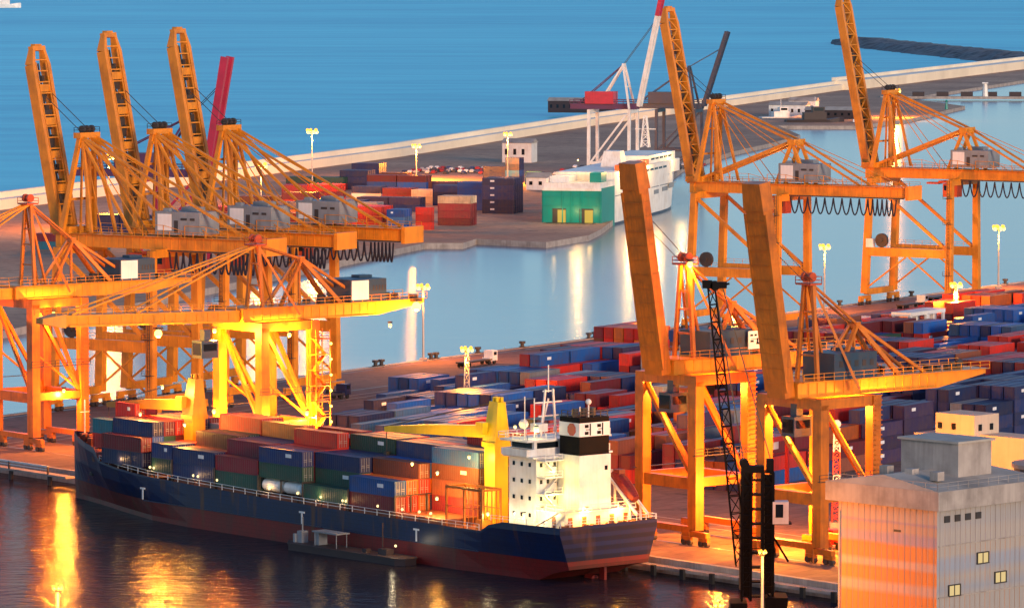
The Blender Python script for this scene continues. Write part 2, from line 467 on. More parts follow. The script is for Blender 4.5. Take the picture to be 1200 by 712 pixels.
# ------------------------------------------------------------------ far quay cranes (lattice boom, A-frame)
def crane_lattice(label, px, L=43., rear=True, ang=78.5, panel=True):
    a = far_a(px, 3.5); base = AB(a, 3.5)
    t = thing('quay_crane', label, 'crane', base, ANG_F, 'lattice boom cranes along the far quay')
    X = 8.3; G = -26.; ZT = 35.; BK = 61. if rear else 52.
    for sx in (-1, 1):
        for y in (0, G):
            bb = MB(); top = (sx * X * .93, y - (1.3 if y == 0 else 0), ZT)
            bb.beam((sx * X, y, 3.2), top, 1.7, 1.9, ref=(0, 1, 0), w2=1.5, h2=1.6)
            lg = bb.build('leg', 'gold', t)
            bb = MB(); bb.beam((sx * X - 3, y, 2.1), (sx * X + 3, y, 2.1), .8, .9)
            for q in (-2.2, 2.2):
                bb.beam((sx * X + q - 1.1, y, 1.3), (sx * X + q + 1.1, y, 1.3), .7, .6)
                for w in (-.7, .7): bb.tube((sx * X + q + w, y - .35, .5), (sx * X + q + w, y + .35, .5), .5, 10, 1)
            bb.build('bogie', ['gold', 'steel'], t)
    for y in (0, G):
        bb = MB(); bb.box((0, y, 3.6), (2 * X - 1.6, 1.5, 1.7)); bb.build('sill_beam', 'amber' if y == 0 else 'gold', t)
        bb = MB(); bb.box((0, y - (1.3 if y == 0 else 0), ZT - .6), (2 * X * .93 - 1, 1.5, 1.8)); bb.build('cross_girder', 'gold', t)
    for sx in (-1, 1):
        bb = MB(); bb.box2((sx * X * .97 - .7, -.9, 13.6), (sx * X * .97 + .7, G + .9, 16.0)); bb.rail([(sx * X * .97, -1.5, 16.1), (sx * X * .97, G + 1.5, 16.1)], 1.1, .07)
        for k in range(10): bb.box((sx * X * .97, -1.6 - k * 2.5, 14.8), (1.5, .12, 2.2))
        bb.build('portal_beam', 'gold', t)
        bb = MB(); bb.beam((sx * X * .95, G + 1.2, 13.4), (sx * X * .97, -8, 4.2), .01, .01) if False else None
        bb = MB(); bb.beam((sx * X * .93, -2.2, ZT - 1.5), (sx * X * .95, G + 1.2, 16.2), .8, .8); bb.build('brace', 'gold', t)
        bb = MB(); bb.beam((sx * X * .93, -.5, 6), (sx * X * .95, -8.5, 13.6), .01, .01) if False else None
    lad = MB(); lx = X * .96 + 1.1
    for q in (-.3, .3): lad.beam((-lx, G + q, 3), (-lx, G + q, ZT), .09, .09)
    for k in range(40): lad.beam((-lx, G - .3, 3.4 + k * .8), (-lx, G + .3, 3.4 + k * .8), .07, .07)
    for z in (9, 16.5, 23, 30): lad.box((-lx - .2, G, z), (1.6, 2.2, .1)); lad.rail([(-lx - 1, G - 1.1, z), (-lx - 1, G + 1.1, z)], 1.1, .07)
    lad.build('ladder', 'steel', t)
    # cable reel on the near portal beam
    bb = MB(); bb.tube((-X - .4, -5.2, 18.0), (-X + .5, -5.2, 18.0), 1.9, 20); bb.tube((-X - .9, -5.2, 18.0), (-X - .4, -5.2, 18.0), .6, 12); bb.beam((-X, -5.2, 15.9), (-X, -5.2, 17.5), .5, .8)
    bb.build('cable_reel', 'steel', t)
    bb = MB(); bb.box((-X + .1, -1.6, 17.2), (1.6, 2.0, 2.4)); bb.build('switch_cabin', 'panel', t)
    # girder
    bb = MB()
    for sx in (-1, 1):
        bb.box2((sx * 2.5 - .6, 1.6, 35.1), (sx * 2.5 + .6, -BK, 37.7))
        bb.rail([(sx * 3.6, 0, 37.8), (sx * 3.6, -BK, 37.8)], 1.1, .08, 0, 3)
    for k in range(int(BK / 6.1) + 1): bb.box((0, 1 - k * 6.1, 36.6), (3.9, .5, .9))
    bb.box((0, -BK, 36.3), (7.4, .9, 3.6)); bb.box((0, 2.0, 36.4), (7.0, 1.3, 3.2))
    bb.box((-3.5, -BK / 2, 37.75), (1.1, BK, .12))
    for k in range(int(BK / 2.05)):
        for sx in (-1, 1): bb.box((sx * 3.13, -1 - k * 2.05, 36.4), (.08, .14, 2.4))
    for sx in (-1, 1): bb.box((sx * 2.5, -BK / 2, 37.74), (1.5, BK, .1)); bb.box((sx * 2.5, -BK / 2, 35.06), (1.5, BK, .1))
    bb.build('girder', 'gold', t)
    bb = MB(); bb.box((0, 1.0, 38.4), (8.6, 5.0, 1.5)); bb.build('hinge_block', 'amber', t)
    # boom, raised
    bo = bpy.data.objects.new('boom', None)
    th = R(ang); d = Vector((0, math.cos(th), math.sin(th))); up = Vector((0, -math.sin(th), math.cos(th)))
    h0 = Vector((0, 2.6, 37.4))
    bb = MB()
    for sx in (-1, 1):
        p = h0 + Vector((sx * 2.6, 0, 0))
        bb.beam(p, p + d * (L - 3.5), 1.0, 2.2, ref=up)
        bb.beam(p + d * (L - 3.5), p + d * L + Vector((-sx * .9, 0, 0)) + up * .5, 1.0, 2.2, ref=up, w2=.8, h2=1.1)
    bb.beam(h0 + Vector((-2.2, 0, 0)) + d * L + up * .5, h0 + Vector((2.2, 0, 0)) + d * L + up * .5, 1.0, 1.2, ref=up)
    bb.box(h0 + d * (L + .6) + up * .4, (2.2, 1.2, .8))
    boom = bb.build('boom', 'gold', t)
    bb = MB(); n = 15
    for k in range(n):
        q0 = h0 + d * (1.5 + k * (L - 4) / n) + up * .9; q1 = h0 + d * (1.5 + (k + 1) * (L - 4) / n) + up * .9
        sg = 1 if k % 2 else -1
        if rear: bb.beam(q0 + Vector((-sg * 1.9, 0, 0)), q1 + Vector((sg * 1.9, 0, 0)), .3, .3)
        elif k % 3 == 0: bb.box((q0 + q1) / 2 - up * .6, (3.6, 1.2, 1.6))
        bb.beam(q1 + Vector((-1.9, 0, 0)), q1 + Vector((1.9, 0, 0)), .28, .28)
    if not rear:
        for sx in (-1.7, 1.7): bb.beam(h0 + Vector((sx, 0, 0)) + d * 2 + up * .9, h0 + Vector((sx, 0, 0)) + d * (L - 3) + up * .9, .2, .25)
    bb.build('lacing', 'amber', boom)
    bb = MB()
    for sx in (-1, 1): bb.beam(h0 + Vector((sx * 1.25, 0, 0)) + d * 2 - up * .9, h0 + Vector((sx * 1.25, 0, 0)) + d * (L - 3) - up * .9, .25, .3)
    bb.beam(h0 + Vector((.2, 0, 0)) + d * 1, h0 + Vector((.2, 0, 0)) + d * 20 - up * .5, .8, .5)
    bb.box(h0 + d * (L * .62) - up * .5, (3.2, 1.5, 4.2)); bb.box(h0 + d * (L * .50) - up * .5, (2.6, 1.2, 2.0))
    for k in range(9): bb.box(h0 + Vector((1.1, 0, 0)) + d * (L * (.2 + .08 * k)) - up * .3, (.8, .7, 1.3))
    if not rear:
        for k in range(12): bb.box(h0 + Vector((rnd.uniform(-1, 1), 0, 0)) + d * (3 + k * (L - 8) / 12) - up * .4, (rnd.uniform(.8, 2.4), .8, rnd.uniform(1, 3.2)))
    bb.build('trolley_gear', 'steel', boom)
    # A-frame
    TOP = Vector((0, -3.2, 58.5))
    bb = MB()
    for sx in (-1, 1):
        bb.beam((sx * 5.6, -.6, 38), (sx * 2.4, TOP.y, TOP.z), 1.0, 1.1, ref=(0, 1, 0), w2=.8, h2=.9)
        bb.beam((sx * 4.2, -7.5, 38), (sx * 2.2, TOP.y - .5, TOP.z - .5), .6, .6, ref=(0, 1, 0))
    for z in (45, 51.5): 
        w = 5.6 - (z - 38) * .156
        bb.beam((-w, -.6 - (z - 38) * .127, z), (w, -.6 - (z - 38) * .127, z), .45, .5)
    bb.box((0, TOP.y, TOP.z), (7.0, 1.8, 1.2)); bb.box((0, TOP.y, TOP.z - 2.4), (6.2, 1.0, .5))
    for k in range(4): bb.beam((-3 + k * 1.5, TOP.y, TOP.z - 2.2), (-1.5 + k * 1.5, TOP.y, TOP.z), .3, .3) if k < 3 else None
    bb.box((1.2, -2.6, 46.5), (1.5, .5, 17)); bb.beam((-1.4, -2.4, 38), (-1.2, -2.9, 57), .4, .4)
    bb.build('mast', 'gold', t)
    bb = MB(); bb.rail([(-3.4, TOP.y - .8, TOP.z + .6), (3.4, TOP.y - .8, TOP.z + .6), (3.4, TOP.y + .8, TOP.z + .6), (-3.4, TOP.y + .8, TOP.z + .6), (-3.4, TOP.y - .8, TOP.z + .6)], 1.1, .08)
    for q in (-1.6, 0, 1.6): bb.tube((q - .3, TOP.y, TOP.z + 1.3), (q + .3, TOP.y, TOP.z + 1.3), .8, 12)
    bb.build('sheave_platform', 'steel', t)
    if rear:
        AP = Vector((0, -27., 48.5))
        bb = MB()
        for sx in (-1, 1):
            bb.beam((sx * 2.5, -22.5, 37.7), (sx * 2.2, AP.y, AP.z), .75, .8); bb.beam((sx * 2.5, -31.5, 37.7), (sx * 2.2, AP.y, AP.z), .75, .8)
        bb.box((0, AP.y, AP.z), (6.0, 2.0, 1.5))
        bb.build('rear_frame', 'amber', t)
        for sx in (-1, 1):
            for nm, p, q, w in (('stay', (sx * 2.3, TOP.y, TOP.z), (sx * 2.3, AP.y, AP.z + .3), .55), ('stay', (sx * 2.6, AP.y, AP.z + .2), (sx * 2.6, -47, 37.9), .5), ('strut', (sx * 2.2, AP.y + .5, AP.z), (sx * 2.6, -.5, 38.6), .8)):
                bb = MB(); bb.beam(p, q, w, w); bb.build(nm, 'gold', t)
    else:
        for sx in (-1, 1):
            for y1, w in ((-17, .5), (-30, .5), (-47, .45)):
                bb = MB(); bb.beam((sx * 2.3, TOP.y, TOP.z), (sx * 2.7, y1, 37.9), w, w); bb.build('stay', 'amber', t)
    bb = MB()
    for sx in (-1, 1):
        for y1 in (-9, -20, -38, -BK + 4): bb.beam((sx * 1.2, TOP.y, TOP.z - .4), (sx * 2.5, y1, 37.8), .16, .16)
    for k in range(9 if not rear else 10): bb.beam((-3.6, -4 - k * 5.5, 37.8), (-3.6, -4 - k * 5.5, 40.2), .12, .12)
    for k in range(8 if not rear else 9): bb.beam((-3.6, -4 - k * 5.5, 40.2), (-3.6, -9.5 - k * 5.5, 40.2 if k % 2 else 39), .1, .1)
    bb.build('pendant', 'amber', t)
    for sx in (-1, 1):
        bb = MB(); bb.beam((sx * X, -1, 5), (sx * X * .97, -12.5, 13.5), .4, .4); bb.beam((sx * X, G + 1, 5), (sx * X * .97, -13.5, 13.5), .4, .4); bb.build('brace', 'gold', t)
    # folded forestay
    bb = MB()
    for sx in (-1, 1): bb.beam((sx * 1.6, TOP.y, TOP.z + .5), h0 + Vector((sx * 1.6, 0, 0)) + d * 30 + up * 1.4, .12, .12)
    bb.build('hoist_rope', 'rope', t)
    # house, cab, cable
    hs = MB().box((0, -29.5, 40.7), (7.0, 11.5, 4.8)).box((1.5, -30, 43.5), (3, 4, .9)).box((-2, -26, 43.4), (1.2, 1.6, .7)).build('machinery_house', 'house_grey', t)
    if panel: MB().box((-3.53, -26.2, 40.9), (.08, 3.6, 3.4)).build('panel', 'panel', hs)
    MB().box((-3.54, -31.2, 41.6), (.06, 1.6, .5)).build('vent', 'steel', hs); MB().box((-3.54, -33.4, 41.6), (.06, 1.2, .5)).build('vent', 'steel', hs); MB().box((-3.54, -29.2, 40), (.06, 1.0, 2.6)).build('door', 'steel', hs)
    cb = MB().box((0, -22.6, 31.9), (3.0, 4.4, 3.6)).box((0, -22.6, 34.2), (4.6, 6.4, .6)).box((-1, -17.6, 33.8), (2.6, 3.6, .5)).build('operator_cab', 'orange_cab', t)
    MB().box((-1.53, -22.4, 32.5), (.06, 3.2, 1.3)).box((0, -20.37, 32.3), (2.4, .06, 1.8)).build('window', 'glass', cb)
    bb = MB(); N = 15; prev = None
    for k in range(N * 8 + 1):
        u = k / 8; w = 1.0 if u < 9 else .55
        y = -27 - (u * 2.5 if u < 9 else 22.5 + (u - 9) * 1.35) * ((BK - 29) / 32); z = 34.6 - 4.2 * abs(math.sin(math.pi * u)) ** .75
        p = Vector((-2.9, y, z))
        if prev is not None: bb.beam(prev, p, .28, .28)
        prev = p
    bb.build('festoon_cable', 'cable', t)
    bb = MB(); bb.beam((-3.2, -24, 34.9), (-3.2, -BK + 1, 34.9), .2, .3); bb.build('festoon_rail', 'steel', t)
    return t
CR = [(90, 40, 'leftmost raised lattice boom crane, standing beyond the bow of the cargo ship'),
      (175, 42.5, 'second raised lattice boom crane from the left, middle of the three beyond the ship'),
      (256, 43, 'third raised lattice boom crane from the left, in front of the crimson boom'),
      (826, 45.5, 'lattice boom crane beside the white ferry bow, right of the ferry stern'),
      (1030, 49, 'lattice boom crane at the far right above bare quay, boom leaving the picture top')]
for px, L_, lb in CR: crane_lattice(lb, px, L_, px > 500)

# ------------------------------------------------------------------ near quay cranes (box boom)
def crane_box(label, px, raised=True, stair=False, reach=38., lamps=(), sign=False, drop=0., mastz=43.5):
    s = quay_s(px)
    for _ in range(12):
        p = NQ(s, -16); s += (px - PIX(*p)[0]) / 4.3
    t = thing('quay_crane', label, 'crane', NQ(s, -16), ANG_N, 'box boom cranes along the cargo ship quay')
    X = 6.6; G = -11.6; ZT = 28.6 - drop; HD = -drop
    for sx in (-1, 1):
        for y in (0, G):
            bb = MB(); bb.beam((sx * X, y, 2.6), (sx * X, y, ZT), 2.0 if y == 0 else 1.7, 1.8, ref=(0, 1, 0))
            if y == G and sx == -1:
                for k in range(30): bb.box((sx * X - 1.1, y - .2, 4 + k * .8), (.12, 1.5, .18))
            bb.build('leg', 'orange', t)
            bb = MB(); bb.beam((sx * X - 3, y, 1.9), (sx * X + 3, y, 1.9), .9, .9)
            for q in (-2.1, 2.1):
                bb.beam((sx * X + q - 1.1, y, 1.1), (sx * X + q + 1.1, y, 1.1), .7, .6)
                for w in (-.7, .7): bb.tube((sx * X + q + w, y - .35, .5), (sx * X + q + w, y + .35, .5), .5, 10, 1)
            bb.build('bogie', ['orange', 'steel'], t)
    zb = 10.2
    for y in (0, G):
        MB().box((0, y, zb), (2 * X - 1.9, 1.3, 1.9)).build('portal_beam', 'orange', t)
        MB().box((0, y, ZT + .1), (2 * X + 2.0, 1.7, 1.7)).build('cross_girder', 'orange', t)
        bb = MB(); bb.beam((X - .8, y, ZT - 1), (-X + .8, y, zb + 1), .65, .65); bb.build('brace', 'orange', t)
    for sx in (-1, 1):
        MB().box((sx * X, G / 2, zb + .3), (1.2, -G - 1.9, 1.5)).build('side_beam', 'orange', t)
        MB().box((sx * X, G / 2, ZT + .15), (1.4, -G - 1.8, 1.6)).build('side_girder', 'orange', t)
        bb = MB(); bb.beam((sx * X, -.9, ZT - 1.2), (sx * X, G + .9, zb + 1), .65, .65); bb.build('brace', 'orange', t)
    for y in (0, G): MB().box((0, y, 2.6), (2 * X - 2.1, 1.0, 1.0)).build('sill_beam', 'orange', t)
    UPN = set(o.name for o in t.children)
    for z in (zb + 6.2,):
        bb = MB(); bb.rail([(-X - 1.1, 1.2, z), (-X - 1.1, G - 1.2, z)], 1.1, .08); bb.box((-X - .95, G / 2, z), (.7, -G + 2.4, .1)); bb.box((X + .95, G / 2, z - 3), (.7, -G + 2.4, .1)); bb.build('walkway', 'steel', t)
    for sx in (-1, 1):
        bb = MB(); bb.beam((sx * X, G + .9, zb + 1.2), (sx * X, -.9, zb + 8.5), .35, .35) if not raised else None
        bb.tube((sx * X + 1.05, .5, 3), (sx * X + 1.05, .5, ZT), .12, 6); bb.build('conduit', 'orange', t)
    # girder with tapered end
    bb = MB(); w = 2.8
    prof = [(1.5, 29.4), (1.5, 32.0), (-41, 32.0), (-41, 31.2), (-30, 29.4)]
    vs = [(-w, y, z) for y, z in prof] + [(w, y, z) for y, z in prof]; n = len(prof)
    bb.add(vs, [list(range(n)), list(range(2 * n - 1, n - 1, -1))] + [[i, i + n, (i + 1) % n + n, (i + 1) % n] for i in range(n)])
    bb.box((0, -20, 32.05), (7.6, 42, .1))
    for k in range(16):
        for sx in (-1, 1): bb.box((sx * 2.84, -1 - k * 1.9, 30.7), (.08, .14, 2.4))
    for sx in (-1, 1): bb.box((sx * 2.95, -14, 29.5), (.3, 31, .14)); bb.box((sx * 2.95, -19.5, 31.9), (.3, 42, .14))
    for sx in (-1, 1): bb.rail([(sx * 3.7, 1, 32.1), (sx * 3.7, -41, 32.1)], 1.2, .08, 0, 2.2)
    bb.build('girder', 'amber', t)
    for k in range(14):
        hz = rnd.uniform(.6, 1.5); MB().box((rnd.uniform(-2, 2), -16 - k * 1.8, 32.05 + hz / 2), (rnd.uniform(.4, 1.4), rnd.uniform(.5, 1.4), hz)).build('hoist_gear', 'steel', t)

    # boom
    th = R(80.5 if raised else 1.5); d = Vector((0, math.cos(th), math.sin(th))); up = Vector((0, -math.sin(th), math.cos(th)))
    h0 = Vector((0, 2.6, 30.6)); L = reach
    bb = MB(); W = 4.2 if raised else 3.6
    bb.beam(h0 - d * 1.0, h0 + d * (L - 4.4), W, 2.2, ref=up, w2=W, h2=2.0)
    bb.beam(h0 + d * (L - 4.4), h0 + d * L, W + .5, 2.5, ref=up, w2=W * (.98 if raised else .6), h2=2.3 if raised else 1.0)
    for sx in (-1, 1): bb.beam(h0 + Vector((sx * (W / 2 + .25), 0, 0)) - up * .9, h0 + Vector((sx * (W / 2 + .25), 0, 0)) + d * (L - 5) - up * .9, .5, .35, ref=up)
    for k in range(int((L - 5) / 2.4)):
        c_ = h0 + d * (1.5 + k * 2.4)
        bb.beam(c_ - up * 1.13 - Vector((W / 2 - .3, 0, 0)), c_ - up * 1.13 + Vector((W / 2 - .3, 0, 0)), .14, .08, ref=d)
        for sx in (-1, 1): bb.beam(c_ + Vector((sx * (W / 2 + .04), 0, 0)) - up * .8, c_ + Vector((sx * (W / 2 + .04), 0, 0)) + up * .8, .14, .1, ref=d)
    if not raised:
        for sx in (-1, 1): bb.rail([h0 + Vector((sx * 2.2, 0, 1.1)), h0 + d * L + Vector((sx * 1.6, 0, .9))], 1.2, .09, 0, 2.4)
    boom = bb.build('boom', 'orange' if raised else 'amber', t)
    # mast, platform, stays
    mt = Vector((0, -3.4, 47.5 if raised else mastz))
    bb = MB()
    for sx in (-1, 1): bb.beam((sx * 2.4, -3.2, 32), (sx * 1.0, mt.y, mt.z), .6, .6, ref=(0, 1, 0))
    bb.beam((0, -7.4, 32), (0, mt.y, mt.z), .4, .4)
    for z in (36, 40, 43): bb.beam((-1.9 + (z - 36) * .11, -3.3, z), (1.9 - (z - 36) * .11, -3.3, z), .3, .3)
    bb.build('mast', 'orange', t)
    bb = MB(); bb.box((0, mt.y, mt.z), (3.4, 2.6, .3)); bb.rail([(-1.7, mt.y - 1.3, mt.z), (1.7, mt.y - 1.3, mt.z), (1.7, mt.y + 1.3, mt.z), (-1.7, mt.y + 1.3, mt.z), (-1.7, mt.y - 1.3, mt.z)], 1.2, .08)
    for q in (-.8, .8): bb.tube((q - .25, mt.y, mt.z + 1.1), (q + .25, mt.y, mt.z + 1.1), .8, 12)
    bb.build('sheave_platform', 'orange_cab', t)
    ap = Vector((0, -13.5, 40.5))
    bb = MB()
    for sx in (-1, 1):
        bb.beam((sx * 2.2, -7.5, 32), (sx * .7, ap.y, ap.z), .6, .6); bb.beam((sx * 2.2, -21.5, 32), (sx * .7, ap.y, ap.z), .7, .7)
    bb.beam((0, ap.y, 32), (0, ap.y, ap.z), .4, .4); bb.box(ap, (2.2, 1.0, .9))
    bb.build('rear_frame', 'orange', t)
    for sx in (-1, 1):
        for p, q, w in (((sx * .8, mt.y, mt.z), (sx * .8, ap.y, ap.z), .35), ((sx * .9, ap.y, ap.z), (sx * 2.2, -27.5, 32), .5), ((sx * 1.1, mt.y, mt.z - .3), (sx * 5.5, -9.5, 30.6), .4)):
            bb = MB(); bb.beam(p, q, w, w); bb.build('stay', 'orange', t)
        if not raised:
            for f in (.52, .86):
                bb = MB(); bb.beam((sx * .8, mt.y, mt.z), h0 + d * L * f + Vector((sx * 1.6, 0, 1.1)), .32, .32); bb.build('stay', 'amber', t)
        else:
            bb = MB(); bb.beam((sx * 1.2, mt.y, mt.z + .4), h0 + d * (L * .72) + up * 1.2 + Vector((sx * 1.5, 0, 0)), .1, .1); bb.build('hoist_rope', 'rope', t)
    hs = MB().box((0, -10.4 if raised else -27, 34.2), (7.4, 9.5 if raised else 8.5, 4.2)).box((1, -12 if raised else -29, 36.5), (2.5, 3, .6)).build('machinery_house', 'house_blue', t)
    if not raised: MB().box((-3.73, -25.0, 34.3), (.08, 4.0, 3.6)).build('panel', 'panel', hs)
    for k in range(5): MB().box((-3.73, -7.2 - k * 1.7 if raised else -28.2 - k * .7, 34.6), (.06, .8 if raised else .3, 1.0)).build('vent', 'steel', hs)
    if sign:
        SY = 1.6; sg = MB().box((-4.6, -16.6 + SY, 34.6), (.14, 3.2, 3.0)).build('sign', 'panel', t)
        bb = MB()
        for y, z, wy, wz in ((-15.7, 35.4, .6, .3), (-16.6, 35.4, .5, .3), (-17.4, 35.2, .3, .7), (-15.8, 34.4, .7, .3), (-17.2, 34.0, .9, .3), (-17.0, 34.5, .3, .8)):
            bb.box((-4.69, y + SY, z), (.05, wy, wz))
        bb.box((-4.67, -16.6 + SY, 34.75), (.02, 2.0, .08)); bb.build('lettering', 'black', sg)
    cb = MB().box((-1.2, .2 if raised else 9, 24.9), (3.0, 3.8, 3.2)).box((-1.2, .2 if raised else 9, 27.4), (1.4, 1.4, 2.2)).build('operator_cab', 'house_blue', t)
    MB().box((-2.73, .2 if raised else 9, 25.3), (.06, 3.0, 1.3)).box((-1.2, 2.13 if raised else 10.93, 25.0), (2.5, .06, 2.2)).build('window', 'glass', cb)
    if stair:
        x = -X - 2.0; bb = MB(); nL = 9
        for k in range(nL):
            z = 3 + k * 2.9
            bb.box((x, G, z), (2.6, 3.4, .15)); bb.rail([(x - 1.2, G - 1.6, z), (x - 1.2, G + 1.6, z)], 1.1, .09)
            if k < nL - 1: bb.beam((x, G - 1.3 if k % 2 else G + 1.3, z), (x, G + 1.3 if k % 2 else G - 1.3, z + 2.9), 1.0, .18)
        for q in (-1.2, 1.2): bb.beam((x + q, G - 1.6, 2), (x + q, G - 1.6, 28), .18, .18); bb.beam((x + q, G + 1.6, 2), (x + q, G + 1.6, 28), .18, .18)
        st = bb.build('stair_tower', 'orange', t)
        bb = MB()
        for k in range(8): bb.ball((x - 1.35, G - 1.7, 5 + k * 2.9), .26)
        bb.build('stair_light', 'flood', st)
        for k in range(0, 8, 2): light((x - 2.6, G - 2.4, 5 + k * 2.9), 900, (1, .52, .1), .3, t)
    for (lx, ly, lz, pw, rr_) in lamps:
        bb = MB(); bb.ball((lx, ly, lz), rr_, 0, 10, 6); bb.box((lx, ly, lz + rr_ + .25), (rr_ * 1.8, rr_ * 1.8, .3), 1)
        bb.build('floodlight', ['flood', 'steel'], t)
        light((lx, ly, lz - rr_ - .5), pw, LAMPCOL, rr_, t)
    if drop:
        for o in list(t.children):
            if o.name in UPN or o.name.startswith('floodlight') or o.name.startswith('lamp_light'): continue
            if o.type == 'MESH':
                for me in [o.data] + [c.data for c in o.children]:
                    for v_ in me.vertices: v_.co.z -= drop
            else: o.location.z -= drop
    return t
crane_box('leftmost box boom crane at the ship bow, its lowered boom leaving the picture', 18, False, False, 44,
          [(-7.8, -4, 26.8, 9000, .35), (0, 16, 28.2, 5000, .35), (-8.2, -6, 11.5, 7000, .35)], False, 0., 48.)
crane_box('brightly lit crane with lowered boom over the ship deck and a stair tower', 283, False, True, 42,
          [(-2.6, 20.5, 28.4, 26000, .75), (0, 6, 28.0, 16000, .4), (-8.2, -5, 27.2, 16000, .4), (-8.2, -9, 12.5, 14000, .4), (-8.6, -2, 12, 14000, .4),
           (-3.6, -38.5, 30.6, 24000, .9), (-6.4, -30, 27.6, 9000, .35), (5.5, 2.2, 12.5, 12000, .4), (-8.4, 2.4, 8.0, 9000, .4)])
crane_box('crane with raised box boom directly behind the cargo ship stern', 784, True, False, 34.5,
          [(-2.1, -2.6, 46.0, 5000, .5), (0, -6, 25.6, 9000, .3), (3, -13.5, 9.6, 9000, .3)], True, 1.5)  # low portal-level floodlight is an added lamp, brightening the apron
crane_box('crane with raised box boom behind the black lattice crane, beside the warehouse', 928, True, False, 34.,
          [(-5.4, -13.5, 23.6, 16000, .5), (0, -5, 24.6, 12000, .3), (0, -13.5, 9.6, 16000, .3), (9.5, -6, 9.5, 22000, .3)], False, 3.2)  # low portal-level floodlights are added lamps, giving the quay its orange pool

# ------------------------------------------------------------------ cargo ship
SHX = 193.4; SHO = 12.5
ship = thing('cargo_ship', 'container ship with dark blue and red hull moored along the lit quay', 'ship', NQ(SHX, SHO, WZ), ANG_N)
def sm(x, pts):
    for (x0, v0), (x1, v1) in zip(pts, pts[1:]):
        if x <= x1: 
            t = (x - x0) / (x1 - x0); return v0 + (v1 - v0) * t
    return pts[-1][1]
def deckz(x): return sm(x, [(0, 8.0), (17.5, 7.7), (19.5, 6.6), (50, 6.5), (90, 6.9), (115, 7.6), (130, 8.6), (133, 10.0), (149.5, 11.2)])
def hb_d(x): return sm(x, [(0, 10.2), (8, 10.5), (112, 10.5), (122, 9.9), (130, 8.4), (138, 5.9), (144, 3.3), (148, 1.2), (149.6, .25)])
def hb_w(x): return sm(x, [(0, 7.5), (6, 8.0), (14, 9.0), (26, 10.3), (100, 10.5), (112, 9.4), (124, 6.4), (136, 3.0), (145, .8), (149.4, .12)])
xs = [0, 2, 4, 6, 8, 11, 14, 17.5, 19.5, 26, 40, 60, 80, 100, 106, 112, 117, 122, 126, 130, 133, 136, 138, 141, 144, 146, 148, 149.5]
def zlow(x): return sm(x, [(0, 2.3), (4, 1.4), (8, -.2), (12, -1.6), (150, -1.8)])
bb = MB(); rings = []
for x in xs:
    zd = deckz(x); z0 = zlow(x); zb = 3.5 if x > 3 else 3.6
    lev = [z0, max(z0 + .1, (z0 + zb) / 2), zb, (zb + zd) / 2, zd, zd + (1.1 if x > 131 or x < 17 else .35)]
    ring = []
    for z in lev:
        f = max(0, min(1, (z) / zd)); f = f * f * (3 - 2 * f) if x > 100 else f
        ring.append((hb_w(x) + (hb_d(x) - hb_w(x)) * f, z))
    rings.append(ring)
for sgn in (1, -1):
    base = len(bb.v)
    for x, ring in zip(xs, rings):
        for hb, z in ring: bb.v.append((x, sgn * hb, z))
    n = 6
    for i in range(len(xs) - 1):
        for j in range(n - 1):
            q = [base + i * n + j, base + i * n + j + 1, base + (i + 1) * n + j + 1, base + (i + 1) * n + j]
            bb.f.append(q if sgn > 0 else q[::-1]); bb.m.append(1 if j < 2 else 0)
    for j in range(1): pass
n = 6; off2 = len(xs) * n
for j in range(n - 1):
    bb.f.append([j, off2 + j, off2 + j + 1, j + 1]); bb.m.append(1 if j < 2 else 0)
    e_ = (len(xs) - 1) * n
    bb.f.append([e_ + j, e_ + j + 1, off2 + e_ + j + 1, off2 + e_ + j]); bb.m.append(1 if j < 2 else 0)
for i in range(len(xs) - 1): bb.f.append([i * n, (i + 1) * n, off2 + (i + 1) * n, off2 + i * n]); bb.m.append(1)
hull = bb.build('hull', ['hull_blue', 'hull_red'], ship)
for px_ in (242, 340, 464):    # white draught and plimsoll marks
    pass
bb = MB()
for x in (113.5, 67.0, 36.0):
    y = hb_d(x) + .04
    bb.box((x, y, 4.6), (.35, .08, 1.9)); bb.box((x, y, 5.6), (1.5, .08, .3))
bb.build('hull_mark', 'panel', hull)
bb = MB(); bb.beam((137.5, hb_d(137.5) - 1.3, 7.6), (137.5, hb_d(137.5) - 1.5, 5.4), .4, .4); bb.beam((136.5, hb_d(137.5) - 1.6, 5.6), (138.6, hb_d(137.5) - 1.7, 5.6), .35, .5); bb.build('anchor', 'steel', hull)
for k in range(9):
    x0 = 20 + k * 10.4; MB().box2((x0, 10.46, 3.44), (x0 + 10.1, 10.56, 3.6)).build('rubbing_strake', 'hull_blue', hull)
bb = MB()
for i in range(len(xs) - 1):
    a, c = xs[i], xs[i + 1]
    if 17 < a < 19: pass
    bb.add([(a, hb_d(a) - .02, deckz(a)), (a, -hb_d(a) + .02, deckz(a)), (c, -hb_d(c) + .02, deckz(c)), (c, hb_d(c) - .02, deckz(c))], [(0, 1, 2, 3)])
bb.build('deck', 'deck_red', ship)
bb = MB(); bb.box((1.4, 0, .4), (1.2, .5, 4.5)).tube((3.4, 0, -.2), (5.2, 0, -.2), .8, 8); bb.build('rudder', 'hull_red', ship)
for sgn in (-1, 1):
    bb = MB()
    pts = [(x, sgn * (hb_d(x) - .15), deckz(x) + .35) for x in (20, 26, 40, 60, 80, 100, 112, 122, 130)]
    bb.rail(pts, 1.0, .07, 0, 3)
    bb.build('railing', 'panel', ship)
    MB().rail([(x, sgn * (hb_d(x) - .15), deckz(x) + 1.1) for x in (0, 4, 8, 11, 14, 17)], .9, .07, 0, 2).build('railing', 'panel', ship)
MB().rail([(.15, -10, 9.1), (.15, 10, 9.1)], .9, .07, 0, 2).build('railing', 'panel', ship)
